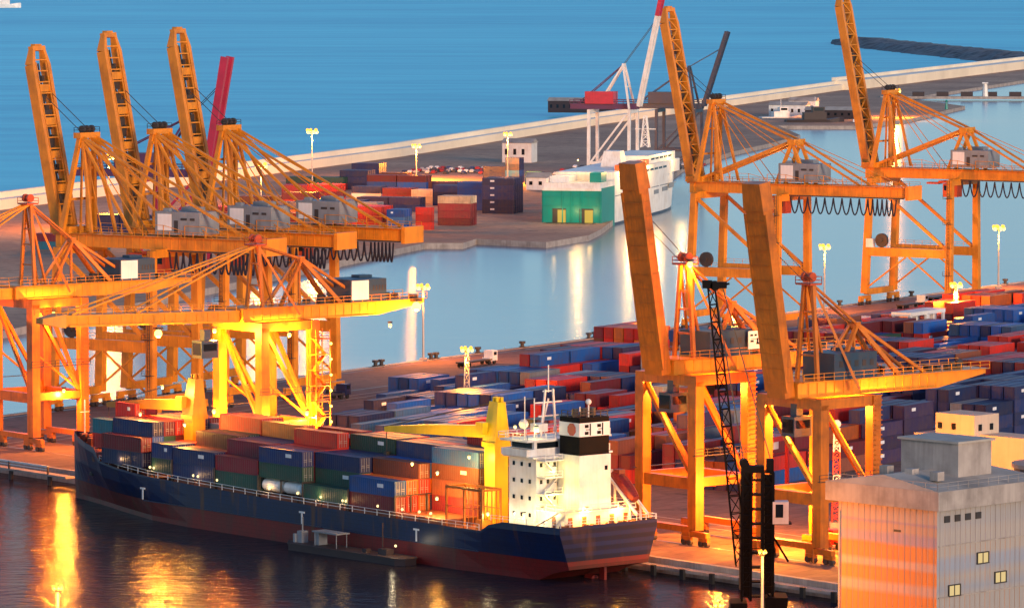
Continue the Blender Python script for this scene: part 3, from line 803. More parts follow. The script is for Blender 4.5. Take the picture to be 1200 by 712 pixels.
# hatch coamings
for k in range(8):
    x0 = 29.8 + k * 12.6 + (4 if k == 7 else 0)
    if k == 6: continue
    MB().box((x0 + 6.1, 0, deckz(x0 + 6) + .55), (12.0, min(19.6, hb_d(x0 + 11) * 2 - 1), 1.1)).build('hatch_coaming', 'deck_red', ship)
# lashing bridges
for k in range(7):
    x0 = 42.2 + k * 12.6
    bb = MB(); hw = min(10.1, hb_d(x0) - .3)
    for q in range(7): bb.box((x0, -hw + q * hw / 3, deckz(x0) + 2.0), (.16, .25, 4.0))
    bb.box((x0, 0, deckz(x0) + 3.9), (.3, hw * 2, .15)); bb.build('lashing_bridge', 'steel', ship)
# accommodation
D0 = 8.0
acc = MB()
YN = 6.2
acc.box2((10.6, -8.6, D0 - .2), (17.4, YN, D0 + 11.0))
acc.box2((10.2, -9.6, D0 + 11.0), (17.8, YN + 1.0, D0 + 11.3)); acc.box2((11.4, -8.4, D0 + 11.3), (17.2, YN - .2, D0 + 13.6))
acc.box2((11.0, -10.0, D0 + 13.6), (17.8, YN + 1.6, D0 + 13.9))
acc.box2((11.2, YN - .9, D0 + 11.3), (17.6, YN + 1.5, D0 + 12.4)); acc.box2((11.2, -9.9, D0 + 11.3), (17.6, -7.6, D0 + 12.4))
A_ = acc.build('superstructure', 'white', ship)
def WIN(c, d): MB().box(c, d).build('window', 'glass', A_)
for lv in range(4):
    for q in range(3): WIN((12.2 + q * 2.0, YN + .03, D0 + 1.8 + lv * 2.7), (.55, .06, .65))
    for q in range(4): WIN((10.57, 5.2 - q * 1.4, D0 + 1.8 + lv * 2.7), (.06, .5, .65))
    WIN((10.57, -6.5, D0 + 1.8 + lv * 2.7), (.06, .6, .7))
WIN((14.4, YN - .17, D0 + 12.95), (5.0, .06, .95)); WIN((11.37, 3.2, D0 + 12.95), (.06, 4.4, .95)); WIN((11.37, -5.4, D0 + 12.95), (.06, 3.4, .95))
bb = MB()     # aft galleries
for lv in range(1, 5):
    z = D0 + lv * 2.7 - .1
    bb.box((9.6, 4.2, z), (2.2, 3.8, .18)); bb.rail([(8.6, 2.4, z), (8.6, 6.0, z)], 1.0, .08, 0, 1.6)
    bb.beam((9.5, 5.6 if lv % 2 else 2.8, z - 2.6), (9.5, 2.8 if lv % 2 else 5.6, z), .7, .14)
bb.build('gallery', 'white', A_)
bb = MB(); bb.rail([(11.1, -9.8, D0 + 13.9), (11.1, YN + 1.4, D0 + 13.9), (18.4, YN + 1.4, D0 + 13.9), (18.4, -9.8, D0 + 13.9)], 1.0, .08, 0, 1.8); bb.build('railing', 'white', A_)
# radar mast
bb = MB()
for y in (-1.6, 1.6): bb.beam((15, y, D0 + 13.9), (14.8, y * .5, D0 + 21.5), .28, .28)
bb.beam((17, 0, D0 + 13.9), (15, 0, D0 + 20), .22, .22)
for z, w in ((17.2, 4.2), (19.4, 5.6), (21.2, 2.4)): bb.beam((15, -w / 2, D0 + z), (15, w / 2, D0 + z), .2, .2)
bb.beam((15, 0, D0 + 21), (15, 0, D0 + 25.4), .16, .16)
for y in (4.6, 6.6, -5): bb.tube((13, y, D0 + 13.9), (13, y, D0 + 19.5 + y * .2), .09, 6)
bb.ball((14, 6.0, D0 + 16.3), .8); bb.box((13.5, 3.2, D0 + 15.6), (2, 2, 1.3)); bb.box((14.5, -4.2, D0 + 15.6), (2.2, 1.6, 1.2))
bb.build('radar_mast', 'white', ship)
# casing and funnel
fx0, fx1, fy0, fy1 = 4.9, 10.2, -4.6, 2.0
cs = MB().box2((fx0, fy0, D0 + 2.7), (fx1, fy1, D0 + 11.6)).build('engine_casing', 'white', ship)
bb = MB(); bb.box((fx0 - .03, -3.6, D0 + 9.4), (.06, .6, .7)); bb.build('window', 'glass', cs)
fn = MB()
def frust(b_, x0, x1, y0, y1, z0, z1, k, mi=0):
    cx, cy = (x0 + x1) / 2, (y0 + y1) / 2
    lo = [(x0, y0), (x1, y0), (x1, y1), (x0, y1)]
    b_.add([(x, y, z0) for x, y in lo] + [(cx + (x - cx) * k, cy + (y - cy) * k, z1) for x, y in lo],
           [(0, 3, 2, 1), (4, 5, 6, 7), (0, 1, 5, 4), (1, 2, 6, 5), (2, 3, 7, 6), (3, 0, 4, 7)], mi)
fn.box2((fx0 + .2, fy0 + .2, D0 + 11.6), (fx1 - .2, fy1 - .2, D0 + 17.6))
FN = fn.build('funnel', 'black', ship)
MB().box2((fx0 + .12, fy0 + .12, D0 + 14.6), (fx1 - .12, fy1 - .12, D0 + 16.8)).build('band', 'panel', FN)
bb = MB()
# red hexagon on the camera side face and on the aft face's camera-side edge
def hexa(b_, c, r, ax):
    vs = []
    for q in (.0, .07):
        for k in range(8):
            t = math.pi / 8 + k * math.pi / 4
            if ax == 'y': vs.append((c[0] + r * math.cos(t), c[1] + q, c[2] + r * math.sin(t)))
            else: vs.append((c[0] - q, c[1] + r * math.cos(t), c[2] + r * math.sin(t)))
    b_.add(vs, [list(range(8)), list(range(15, 7, -1))] + [[k, (k + 1) % 8, 8 + (k + 1) % 8, 8 + k] for k in range(8)])
hexa(bb, ((fx0 + fx1) / 2 - .6, fy1 - .12, D0 + 15.7), 1.05, 'y')
bb.build('emblem', 'red', FN)
for yc in (.4, -2.2):    # two square letter blocks in black on the white band
    bb = MB()
    for dz in (-.55, .55): bb.box((fx0 + .09, yc, D0 + 15.7 + dz), (.06, .75, .5))
    bb.box((fx0 + .09, yc - .75, D0 + 15.7), (.06, .22, 1.9)); bb.box((fx0 + .095, yc - .3, D0 + 15.7), (.05, .9, .12)); bb.build('lettering', 'black', FN)
bb = MB()
for y in (.6, -1.2, -3): bb.tube((7.6, y, D0 + 17.6), (7.6, y, D0 + 18.9), .55, 10)
bb.rail([(fx0 + .4, fy0 + .4, D0 + 17.6), (fx0 + .4, fy1 - .4, D0 + 17.6), (fx1 - .4, fy1 - .4, D0 + 17.6)], 1, .1, 0, 1.2)
bb.build('exhaust', 'steel', FN)
MB().ball((6.2, -1, D0 + 20), .5).tube((6.2, -1, D0 + 17.5), (6.2, -1, D0 + 19.8), .12, 6).build('radome', 'white', FN)
# lower aft deckhouse with gear
ah = MB().box2((3.6, -7.8, D0), (10.57, 6.0, D0 + 2.75)).box2((3.0, -8.4, D0 + 2.75), (10.16, 6.6, D0 + 2.95)); AH = ah.build('deckhouse', 'white', ship)
bb = MB()
for q in range(5): bb.box((3.57, -6.6 + q * 2.9, D0 + 1.1), (.06, .9, 1.9))
bb.box((6.5, 6.03, D0 + 1.1), (.9, .06, 1.9)); bb.build('door', 'deck_red', AH)
bb = MB(); bb.rail([(10, 6.5, D0 + 2.95), (3.1, 6.5, D0 + 2.95), (3.1, -8.3, D0 + 2.95), (10, -8.3, D0 + 2.95)], 1.0, .08, 0, 1.8)
bb.beam((9.6, 8.2, D0), (4.2, 7.2, D0 + 2.9), .8, .16); bb.build('railing', 'white', AH)
bb = MB()
for q in range(16):
    bb.box((rnd.uniform(.8, 3.0), -9 + q * 1.15, D0 + .5), (rnd.uniform(.4, 1.2), rnd.uniform(.4, .9), rnd.uniform(.6, 1.6)))
for q in range(4): bb.tube((1.8, -7 + q * 4.4, D0 + .5), (1.8, -5.6 + q * 4.4, D0 + .5), .6, 10)
bb.build('mooring_winch', 'deck_red', ship)
# lifeboat ramp
bb = MB()
for y in (-8.6, -6.4):
    bb.beam((8.4, y, D0 + 8.2), (.5, y, D0 + 2.0), .32, .42); bb.beam((6.0, y, D0), (6.0, y, D0 + 6.3), .3, .3); bb.beam((2.2, y, D0), (2.2, y, D0 + 3.2), .3, .3)
    bb.beam((10, y, D0 + 8.2), (8.4, y, D0 + 8.2), .3, .4)
bb.beam((8.4, -8.6, D0 + 8.2), (8.4, -6.4, D0 + 8.2), .3, .3); bb.build('lifeboat_ramp', 'white', ship)
bb = MB()
d_ = Vector((-7.9, 0, -6.2)).normalized()
c0 = Vector((7.2, -7.5, D0 + 8.2)); prevr = None
for k in range(7):
    t_ = k / 6; rr_ = 1.15 * math.sin(math.pi * (.12 + .76 * t_)) ** .5
    if prevr: bb.tube(c0 + d_ * prevr[0], c0 + d_ * t_ * 6.4, prevr[1], 10, 0, rr_)
    prevr = (t_ * 6.4, rr_)
bb.box(c0 + d_ * 1.3 + Vector((0, 0, .9)), (1.5, 1.3, .9)); bb.build('lifeboat', 'hull_red', ship)
# stern frame (cell guide) ahead of the house, seen as a lit open frame
bb = MB()
for x in (19.6, 24.2, 28.8):
    for y in (10.0, 6.2): bb.beam((x, y, 6.6), (x, y, 13.4), .3, .3)
for y in (10.0, 6.2): bb.beam((19.5, y, 13.3), (28.9, y, 13.3), .35, .4); bb.beam((19.5, y, 10.2), (28.9, y, 10.2), .15, .15)
for x in (19.6, 28.8): bb.beam((x, 10, 13.3), (x, 6.2, 13.3), .3, .3)
for k in range(7): bb.beam((20.6 + k * 1.2, 6.2, 6.6), (20.6 + k * 1.2, 6.2, 13.3), .14, .14)
bb.box((22.5, 7.4, 7.4), (2.0, 1.6, 1.6)); bb.build('cargo_frame', 'orange', ship)
# deck cranes
def deck_crane(x, ztop, zj, L, tip_z, mt_='yellow'):
    pd = MB(); pd.beam((x, .5, 6.6), (x, .5, zj - 2.4), 2.6, 2.8, ref=(0, 1, 0)); pd.beam((x, .5, zj - 2.4), (x, .5, zj - 1.6), 3.3, 3.5, ref=(0, 1, 0))
    PD = pd.build('deck_crane', mt_, ship)
    hd = MB(); hd.beam((x, .5, zj - 1.6), (x - .3, .5, ztop), 3.3, 3.2, ref=(0, 1, 0), w2=2.2, h2=1.6); hd.box((x + 1.5, 2.2, zj + .6), (1.8, 1.4, 2.0))
    for q in range(5): hd.box((x - .9 + q * .35, .5 + (q % 2) * .7 - .4, ztop + .35), (.35, .5, .8))
    hd.build('crane_house', mt_, PD)
    jb = MB(); jb.beam((x + 1.2, .5, zj), (x + 1 + L * .55, .5, zj + (tip_z - zj) * .55 + .1), 2.3, 2.0, w2=2.0, h2=1.6); jb.beam((x + 1 + L * .55, .5, zj + (tip_z - zj) * .55 + .1), (x + L, .5, tip_z), 2.0, 1.6, w2=1.0, h2=.9)
    jb.build('jib', mt_, PD)
    rp = MB()
    for y in (0, 1): rp.beam((x - .3, y, ztop), (x + L, y, tip_z + .4), .09, .09)
    rp.beam((x + L, .5, tip_z), (x + L, .5, tip_z - 4), .1, .1); rp.box((x + L, .5, tip_z - 4.4), (.7, .7, 1.2)); rp.build('hoist_rope', 'rope', PD)
deck_crane(27.6, 26.6, 21.6, 29, 19.9)
deck_crane(111.6, 24.6, 19.8, 26.5, 18.0, 'amber')
# bow gear
bb = MB()
for q in range(22):
    x = rnd.uniform(134, 147); bb.box((x, rnd.uniform(-.8, .8) * hb_d(x), deckz(x) + .6), (rnd.uniform(.4, 1.5), rnd.uniform(.4, 1.3), rnd.uniform(.7, 1.9)))
bb.tube((137, 1.5, 11), (137, 3.5, 11), .8, 10); bb.tube((137, -1.5, 11), (137, -3.5, 11), .8, 10)
bb.build('bow_gear', 'deck_red', ship)
bb = MB(); bb.tube((146.5, 0, 11), (146.5, 0, 18.2), .13, 6); bb.beam((146.5, -1, 16), (146.5, 1, 16), .12, .12); bb.build('foremast', 'panel', ship)
# deck lamps
lampx = [(126, 8.6), (122.5, 9.7), (121, 9.8), (112, 10.2), (110.8, 10.2), (99, 10.2), (97.6, 10.2), (92, 10.2), (77, 10.2), (69, 10.2), (62.5, 10.2), (56.5, 10.2), (55.6, 10.2), (47, 10.2), (40.5, 10.2), (36, 10.2), (33, 10.2)]
for k, (x, y) in enumerate(lampx):
    z = deckz(x) + 1.9
    bb = MB(); bb.ball((x, y - .3, z), .24, 0, 8, 5); bb.tube((x, y - .3, deckz(x)), (x, y - .3, z - .2), .07, 5, 1); bb.build('deck_lamp', ['lamp_small', 'steel'], ship)
    if k % 2 == 0: light((x, y + .5, z + .2), 45, (1, .55, .2), .25, ship)
for x, y, z, pw, col in ((19.2, 9.2, 9.6, 2600, (1, .78, .42)), (9.6, 9.6, 10.4, 4200, (1, .74, .3)), (5.5, 9.2, 11.6, 3000, (1, .72, .22)), (2.4, 2.5, 11.4, 7000, (1, .42, .04)), (2.2, -4.5, 11.2, 7000, (1, .42, .04)),
                       (8.2, 4.5, 13.4, 2200, (1, .78, .16)), (8.0, 4.6, 17.6, 900, (1, .8, .2)), (13.5, 8.2, 24.0, 900, (1, .7, .2)), (12.6, 4.5, 23.6, 500, (1, .8, .3)), (19.6, 4, 16.5, 1500, (1, .6, .15)),
                       (29.6, 4.6, 17.6, 1300, (1, .66, .1)), (33, 8.5, 15, 3200, (1, .45, .07)), (30.5, -3, 24.5, 1600, (1, .66, .1)), (35, 7, 10.5, 2200, (1, .42, .06)), (39, 9, 16, 1500, (1, .42, .06)),
                       (115, 5, 23, 4500, (1, .62, .1)), (107, 6, 17, 3000, (1, .45, .07)), (119, 7, 18, 2200, (1, .36, .05))):
    bb = MB(); bb.ball((x, y, z), .28, 0, 8, 5); bb.box((x, y, z + .34), (.5, .5, .12), 1); bb.build('floodlight', ['lamp_small', 'steel'], ship)
    light((x, y, z - .4), pw * (.15 if x < 20 else .6), col, .3, ship)

# ------------------------------------------------------------------ containers
PAL = {'navy blue': (.009, .022, .10), 'blue': (.008, .075, .30), 'maroon': (.17, .012, .022), 'red': (.52, .02, .012), 'brown': (.20, .055, .028),
       'teal': (.02, .12, .17), 'grey': (.22, .22, .24), 'white': (.66, .64, .62), 'dark green': (.02, .07, .05), 'orange': (.52, .11, .015),
       'purple': (.035, .02, .07), 'cream': (.58, .44, .30), 'light blue': (.05, .13, .27), 'olive green': (.10, .13, .05), 'pink red': (.45, .06, .09)}
CW, CH = 2.44, 2.6
def cont_mesh(L, mark=False):
    b = MB(); x, y, h = L / 2, CW / 2, CH; e = .16; r = .05
    for sx in (-1, 1):
        for sy in (-1, 1): b.box((sx * (x - .08), sy * (y - .08), h / 2), (.16, .16, h))
    for sy in (-1, 1):
        b.box((0, sy * (y - .06), .08), (L - .32, .12, .16)); b.box((0, sy * (y - .06), h - .06), (L - .32, .12, .12))
        n = int(L / .55); vs = []; 
        for i in range(2 * n + 1):
            xx = -x + .16 + (L - .32) * i / (2 * n); yy = sy * (y - (.03 if (i // 1) % 2 else .09))
            vs += [(xx, yy, .16), (xx, yy, h - .12)]
        fs = [[2 * i, 2 * i + 2, 2 * i + 3, 2 * i + 1] for i in range(2 * n)]
        if sy > 0: fs = [f[::-1] for f in fs]
        b.add(vs, fs)
        if mark:
            b.box((-x + L * .32, sy * (y - .02), h * .62), (L * .13, .04, h * .24), 1)
    b.add([(-x + .1, -y + .1, h - .03), (x - .1, -y + .1, h - .03), (x - .1, y - .1, h - .03), (-x + .1, y - .1, h - .03)], [(0, 1, 2, 3)])
    b.add([(-x, -y, .03), (x, -y, .03), (x, y, .03), (-x, y, .03)], [(3, 2, 1, 0)])
    for sx in (-1, 1):
        b.box((sx * (x - .07), 0, h - .08), (.14, CW - .32, .16)); b.box((sx * (x - .07), 0, .08), (.14, CW - .32, .16))
        b.box((sx * (x - .14), 0, h / 2), (.06, CW - .32, h - .32))
    return b
def door_mesh(L):
    b = MB(); x = -L / 2
    for sy in (-1, 1):
        b.box((x + .08, sy * .52, CH / 2), (.07, 1.0, CH - .34))
        for q in (.25, .78): b.tube((x + .02, sy * q, .14), (x + .02, sy * q, CH - .12), .035, 6, 1)
        for z in (.9, 1.2): b.box((x + .02, sy * .5, z), (.05, .7, .06), 1)
    return b
M['bar'] = plain('galvanised_bar', (.4, .38, .36), .45, .3)
MESH = {}
def get_mesh(kind, L, mark=False):
    k = (kind, L, mark)
    if k not in MESH:
        b = cont_mesh(L, mark) if kind == 'c' else door_mesh(L)
        o = b.build('shipping_container' if kind == 'c' else 'door', ['cont', 'panel' if kind == 'c' else 'bar'])
        me = o.data; bpy.data.objects.remove(o); MESH[k] = me
    return MESH[k]
SPEC = []        # (pos, rz, L, colour, label, group, mark, doors)
ORD = ['zeroth', 'first', 'second', 'third', 'fourth', 'fifth', 'sixth', 'seventh', 'eighth', 'ninth', 'tenth', 'eleventh', 'twelfth', 'thirteenth', 'fourteenth',
       'fifteenth', 'sixteenth', 'seventeenth', 'eighteenth', 'nineteenth', 'twentieth'] + ['twenty-' + q for q in ('first', 'second', 'third', 'fourth', 'fifth', 'sixth', 'seventh', 'eighth', 'ninth')] + ['thirtieth', 'thirty-first', 'thirty-second', 'thirty-third']
TIER = ['bottom', 'second', 'third', 'fourth', 'fifth', 'sixth', 'seventh']
def spec(p, rz, L, colour, label, group, mark=False, doors=False): SPEC.append((p, rz, L, colour, label, group, mark, doors))

def pick(r, pairs):
    t = r.random() * sum(w for _, w in pairs)
    for c, w in pairs:
        t -= w
        if t <= 0: return c
    return pairs[-1][0]

# on the ship: bays from the stern, rows from the camera side
shipmat = Matrix.Translation(ship.location) @ Matrix.Rotation(ANG_N, 4, 'Z')
cr = random.Random(11)
SHIPPAL = [('navy blue', 4), ('maroon', 5), ('blue', 1), ('brown', 3), ('dark green', .6), ('red', 4), ('orange', 1)]
#        bay: (x0, tiers per row near..far)
BAYS = [(29.8, [0, 0, 0, 4, 4, 4, 5, 5]), (42.4, [2, 2, 3, 3, 4, 4, 4, 4]), (55.0, [1, 3, 3, 3, 4, 4, 4, 3]), (67.6, [3, 3, 3, 4, 3, 4, 3, 3]),
        (80.2, [2, 3, 3, 3, 4, 3, 3, 3]), (92.8, [2, 2, 3, 3, 4, 4, 3, 3]), (105.3, [2, 2, 2, 0, 0, 3, 3, 3]), (114.6, [2, 3, 3, 3, 3, 3, 3, 2]), (127.1, [0, 2, 2, 3, 3, 2, 2, 0])]
FIX = {(1, 0, 0): 'maroon', (1, 0, 1): 'blue', (1, 1, 0): 'red', (1, 1, 1): 'orange', (1, 2, 0): 'orange', (1, 2, 1): 'red', (1, 3, 2): 'blue', (2, 0, 0): 'dark green', (2, 1, 1): 'dark green',
       (2, 2, 2): 'navy blue', (0, 3, 0): 'maroon', (0, 3, 1): 'brown', (0, 3, 2): 'brown', (0, 4, 3): 'cream', (3, 0, 2): 'navy blue', (3, 1, 2): 'maroon', (3, 2, 2): 'red', (3, 2, 1): 'red',
       (4, 0, 0): 'dark green', (4, 0, 1): 'maroon', (5, 0, 0): 'navy blue', (5, 0, 1): 'navy blue', (6, 0, 0): 'dark green', (6, 0, 1): 'navy blue', (7, 0, 0): 'navy blue', (7, 0, 1): 'maroon', (7, 3, 2): 'red', (7, 4, 2): 'maroon', (7, 2, 1): 'dark green', (8, 1, 1): 'teal', (8, 2, 1): 'maroon'}
for bi, (x0, tiers) in enumerate(BAYS):
    for ri, nt_ in enumerate(tiers):
        y = 8.75 - ri * 2.5
        if bi == 7 and abs(y) > 8.8: continue
        z0 = deckz(x0 + 6) + 1.12
        split = (bi == 3 and ri == 0) or (cr.random() < .12)
        for k in range(nt_):
            if bi == 3 and ri == 0 and k == 0:
                continue
            c = FIX.get((bi, ri, k)) or pick(cr, SHIPPAL)
            LL = 6.06 if bi in (6, 8) else 12.19
            p = shipmat @ Vector((x0 + LL / 2, y, z0 + k * (CH + .02)))
            where = f'{TIER[k]} tier, {ORD[ri + 1]} row from camera side, {ORD[bi + 1]} bay from ship stern'
            spec(p, ANG_N, LL, c, f'{c} container, {where}', 'containers aboard the cargo ship', cr.random() < .2, True)
# two white tank containers under the third bay
tk = MB()
for sx in (-1, 1):
    for sy in (-1, 1): tk.box((sx * 2.95, sy * 1.14, 1.3), (.16, .16, 2.6), 1)
    tk.box((sx * 2.95, 0, .08), (.16, 2.2, .16), 1); tk.box((sx * 2.95, 0, 2.5), (.16, 2.2, .16), 1)
for sy in (-1, 1): tk.box((0, sy * 1.14, .08), (5.8, .14, .16), 1)
tank_pts = [(-2.85, .55), (-2.6, .95), (-2.2, 1.12), (2.2, 1.12), (2.6, .95), (2.85, .55)]
tkb = MB()
for (xa, ra), (xb, rb) in zip(tank_pts, tank_pts[1:]): tkb.tube((xa, 0, 1.35), (xb, 0, 1.35), ra, 16, 0, rb)
tkb.box((0, 0, 2.5), (1.2, .8, .15))
for k, lb in enumerate(('white tank container on the ship deck, nearer the stern of the two', 'white tank container on the ship deck, nearer the bow of the two')):
    p = shipmat @ Vector((67.6 + 3.05 + 6.1 * k, 8.75, deckz(73) + 1.12))
    t = thing('tank_container', lb, 'tank', p, ANG_N, 'white tank containers')
    tk.build('frame', ['panel', 'steel'], t); tkb.build('tank', 'white', t)

# far quay (Adossat side): frontal stacks
FA = ADA - math.pi / 2
def far_stack(px, py, cols, rows, tiers, colour, where, L=12.19, mark=False, left=True, ragged=0):
    p0 = P(px, py, -.2); dx = Vector((math.cos(FA), math.sin(FA), 0)); dy = Vector((-dx.y, dx.x, 0))
    for c in range(cols):
        for r in range(rows):
            tn = tiers - (cr.randint(0, ragged) if ragged and r else 0)
            for k in range(tn):
                col = colour if isinstance(colour, str) else (colour[k % len(colour)] if isinstance(colour, list) else pick(cr, colour[0]))
                p = p0 + dx * (L / 2 + c * (L + .3)) + dy * (CW / 2 + r * (CW + .25)) + Vector((0, 0, k * (CH + .02)))
                w = []
                if cols > 1: w.append(f'{ORD[c + 1]} column')
                if rows > 1: w.append(f'{ORD[r + 1]} row')
                if tiers > 1: w.append(f'{TIER[k]} tier')
                spec(p, FA, L, col, f'{col} container, ' + ', '.join(w) + (', ' if w else '') + where, 'containers on the far breakwater quay', mark, False)
far_stack(565, 250, 1, 5, 5, 'navy blue', 'tall blue stack left of the ferry', mark=True)
far_stack(507, 241, 1, 4, 3, 'navy blue', 'behind the maroon stack'); far_stack(536, 246, 1, 4, 4, 'blue', 'joined to the tall blue stack')
far_stack(513, 264, 1, 3, 4, ['maroon', 'maroon', 'maroon', 'cream'], 'maroon stack with pale top near the water')
far_stack(487, 269, 1, 1, 3, 'red', 'bright red stack near the water', 6.06)
far_stack(453, 272, 1, 4, 3, ['blue', 'light blue', 'blue'], 'blue grey stack at the water edge', 6.06, True)
far_stack(409, 268, 1, 5, 3, 'red', 'red stack left of the blue grey stack')
far_stack(418, 247, 2, 3, 2, ['navy blue', 'purple'], 'long low purple stack')
far_stack(412, 234, 1, 3, 2, ['white', 'navy blue'], 'white and navy pair'); far_stack(448, 236, 1, 3, 2, 'maroon', 'maroon pair behind the long purple stack')
far_stack(482, 238, 1, 3, 2, 'cream', 'cream pair left of the navy stack')
far_stack(365, 262, 2, 3, 3, ['red', 'orange', 'grey'], 'mixed stack behind the yellow stays')
far_stack(360, 240, 1, 4, 3, ['red', 'maroon', 'red'], 'red stack below the tall lamp'); far_stack(345, 243, 1, 2, 1, 'red', 'low red row below the tall lamp')
far_stack(330, 232, 1, 3, 2, 'maroon', 'maroon stack at the left below the sea wall'); far_stack(398, 222, 1, 4, 3, 'navy blue', 'dark stack right of the tall lamp')
far_stack(412, 213, 1, 4, 3, 'navy blue', 'rear navy stack under the sea wall'); far_stack(444, 217, 1, 3, 2, 'brown', 'brown stack behind under the sea wall')
far_stack(372, 258, 1, 2, 2, 'teal', 'teal stack behind the red one')
far_stack(300, 262, 2, 3, 3, ['maroon', 'brown', 'navy blue'], 'mixed stack behind the third lattice crane'); far_stack(240, 268, 2, 3, 3, ['red', 'navy blue', 'maroon'], 'mixed stack behind the second lattice crane')
far_stack(100, 278, 3, 3, 3, ['navy blue', 'navy blue', 'purple'], 'dark stack behind the first lattice crane'); far_stack(40, 292, 2, 2, 2, ['teal', 'maroon'], 'stack at the left edge of the picture')
far_stack(566, 209, 1, 2, 2, 'navy blue', 'small navy stack behind the tall blue one'); far_stack(592, 214, 1, 3, 4, ['navy blue', 'blue', 'navy blue', 'navy blue'], 'rear dark tower left of the ferry', 6.06)
far_stack(615, 216, 1, 2, 2, 'teal', 'teal pair beside the rear dark tower', 6.06)

for px, py, cl, rw, ti, c in ((352, 250, 2, 3, 2, ['maroon', 'navy blue']), (388, 256, 1, 3, 2, ['grey', 'navy blue']), (430, 228, 2, 3, 3, ['navy blue', 'blue', 'maroon']), (470, 228, 1, 3, 2, ['maroon', 'brown']),
                              (330, 250, 1, 3, 3, ['brown', 'red', 'maroon']), (500, 228, 2, 2, 2, ['navy blue', 'purple']), (540, 222, 2, 2, 1, ['teal', 'grey']), (335, 222, 2, 3, 2, ['maroon', 'dark green']),
                              (280, 246, 2, 3, 2, ['maroon', 'brown']), (310, 276, 2, 3, 3, ['navy blue', 'red', 'red'])):
    far_stack(px, py, cl, rw, ti, c, {352: 'stack under the tall lamp', 388: 'grey stack behind the red one', 430: 'stack behind the white and navy pair', 470: 'maroon stack behind the cream pair', 330: 'stack beside the yellow stays',
              500: 'stack behind the navy one', 540: 'low row behind the joined blue stack', 335: 'stack left of the tall lamp', 280: 'stack behind the lamp in the stays', 310: 'stack under the stays near the water'}[px])
# main yard
MIX = [('maroon', 4), ('navy blue', 2.4), ('purple', 1.4), ('brown', 2.6), ('red', 3), ('blue', 1.5), ('grey', 1), ('orange', 1.2), ('dark green', .4), ('cream', .4)]
BLUES = [('blue', 5), ('navy blue', 2), ('light blue', .7), ('red', .25)]
DARKS = [('navy blue', 5), ('purple', 3), ('grey', .6), ('maroon', .8)]
REDS = [('red', 4), ('orange', 1.5), ('maroon', 2.5), ('brown', 1.5), ('navy blue', .6)]
BLOCKN = {0: 'yard block nearest basin', 1: 'second yard block from basin', 2: 'third yard block from basin', 3: 'fourth yard block from basin',
          4: 'fifth yard block from basin', 5: 'sixth yard block from basin', 6: 'frontmost yard block'}
def region(px, py, blk):
    if px < 625:
        if blk == 0: return BLUES, (0, 2)
        return BLUES, (1, 3)
    if px < 770 and py < 470: return (REDS if blk == 0 else [('maroon', 3), ('purple', 2), ('red', 2), ('blue', 2)]), (3, 4)
    if px < 770: return MIX, (1, 3)
    if px > 1010 and py < 402: return REDS, (1, 3 if px < 1100 else 4)
    if px > 1125 and py < 440: return [('blue', 4), ('navy blue', 2), ('light blue', 1)], (2, 4)
    if px > 1130 and py < 478: return [('red', 5), ('maroon', 1)], (3, 4)
    if px > 1000 and py > 470: return DARKS, (2, 4)
    if py < 420: return [('grey', 2), ('red', 2), ('navy blue', 2), ('cream', 1), ('orange', 1.5), ('maroon', 2), ('white', .5)], (0, 3)
    return MIX, (2, 4)
yr = random.Random(23)
for blk in range(7):
    b0_ = 48 + blk * 23
    for ci, a in enumerate([-165 + k * 12.75 + (k // 7) * 9 for k in range(32)]):
        hb = yr.random()
        for row in range(6):
            b_ = b0_ + row * 2.75
            p = AB(a + 6.1, b_); px, py, sc = PIX(*p)
            # keep the aprons and roads clear
            soff = (p - Q0).dot(V)
            if soff < 42 or px < 395 or px > 1330: continue
            if px > 690 and py > 585: continue
            if blk == 0 and (a < -68 or (-28 < a < 12) or row == 0): continue
            if blk <= 1 and a < -104: continue
            if px < 640 and blk in (2,): 
                if a > -60 and a < -20: continue
            pal, (lo, hi) = region(px, py, blk)
            tn = max(0, min(hi, lo + int((hb * .7 + yr.random() * .5) * (hi - lo + 1))))
            if blk == 0 and 0 < a < 55: tn = min(4, max(3, tn))
            if blk == 0 and a >= 55: tn = min(tn, 2)
            same = pick(yr, pal)
            for k in range(tn):
                c = same if yr.random() < .45 else pick(yr, pal)
                lb = f'{c} container, {TIER[k]} tier, {ORD[6 - row]} row, {ORD[ci + 1]} bay, {BLOCKN[blk]}'
                spec(AB(a + 6.1, b_, k * (CH + .02)), ANG_F, 12.19, c, lb, 'containers in the yard on the pier', yr.random() < (.45 if c in ('navy blue', 'purple', 'blue') else .08), False)

import os
VIS = None
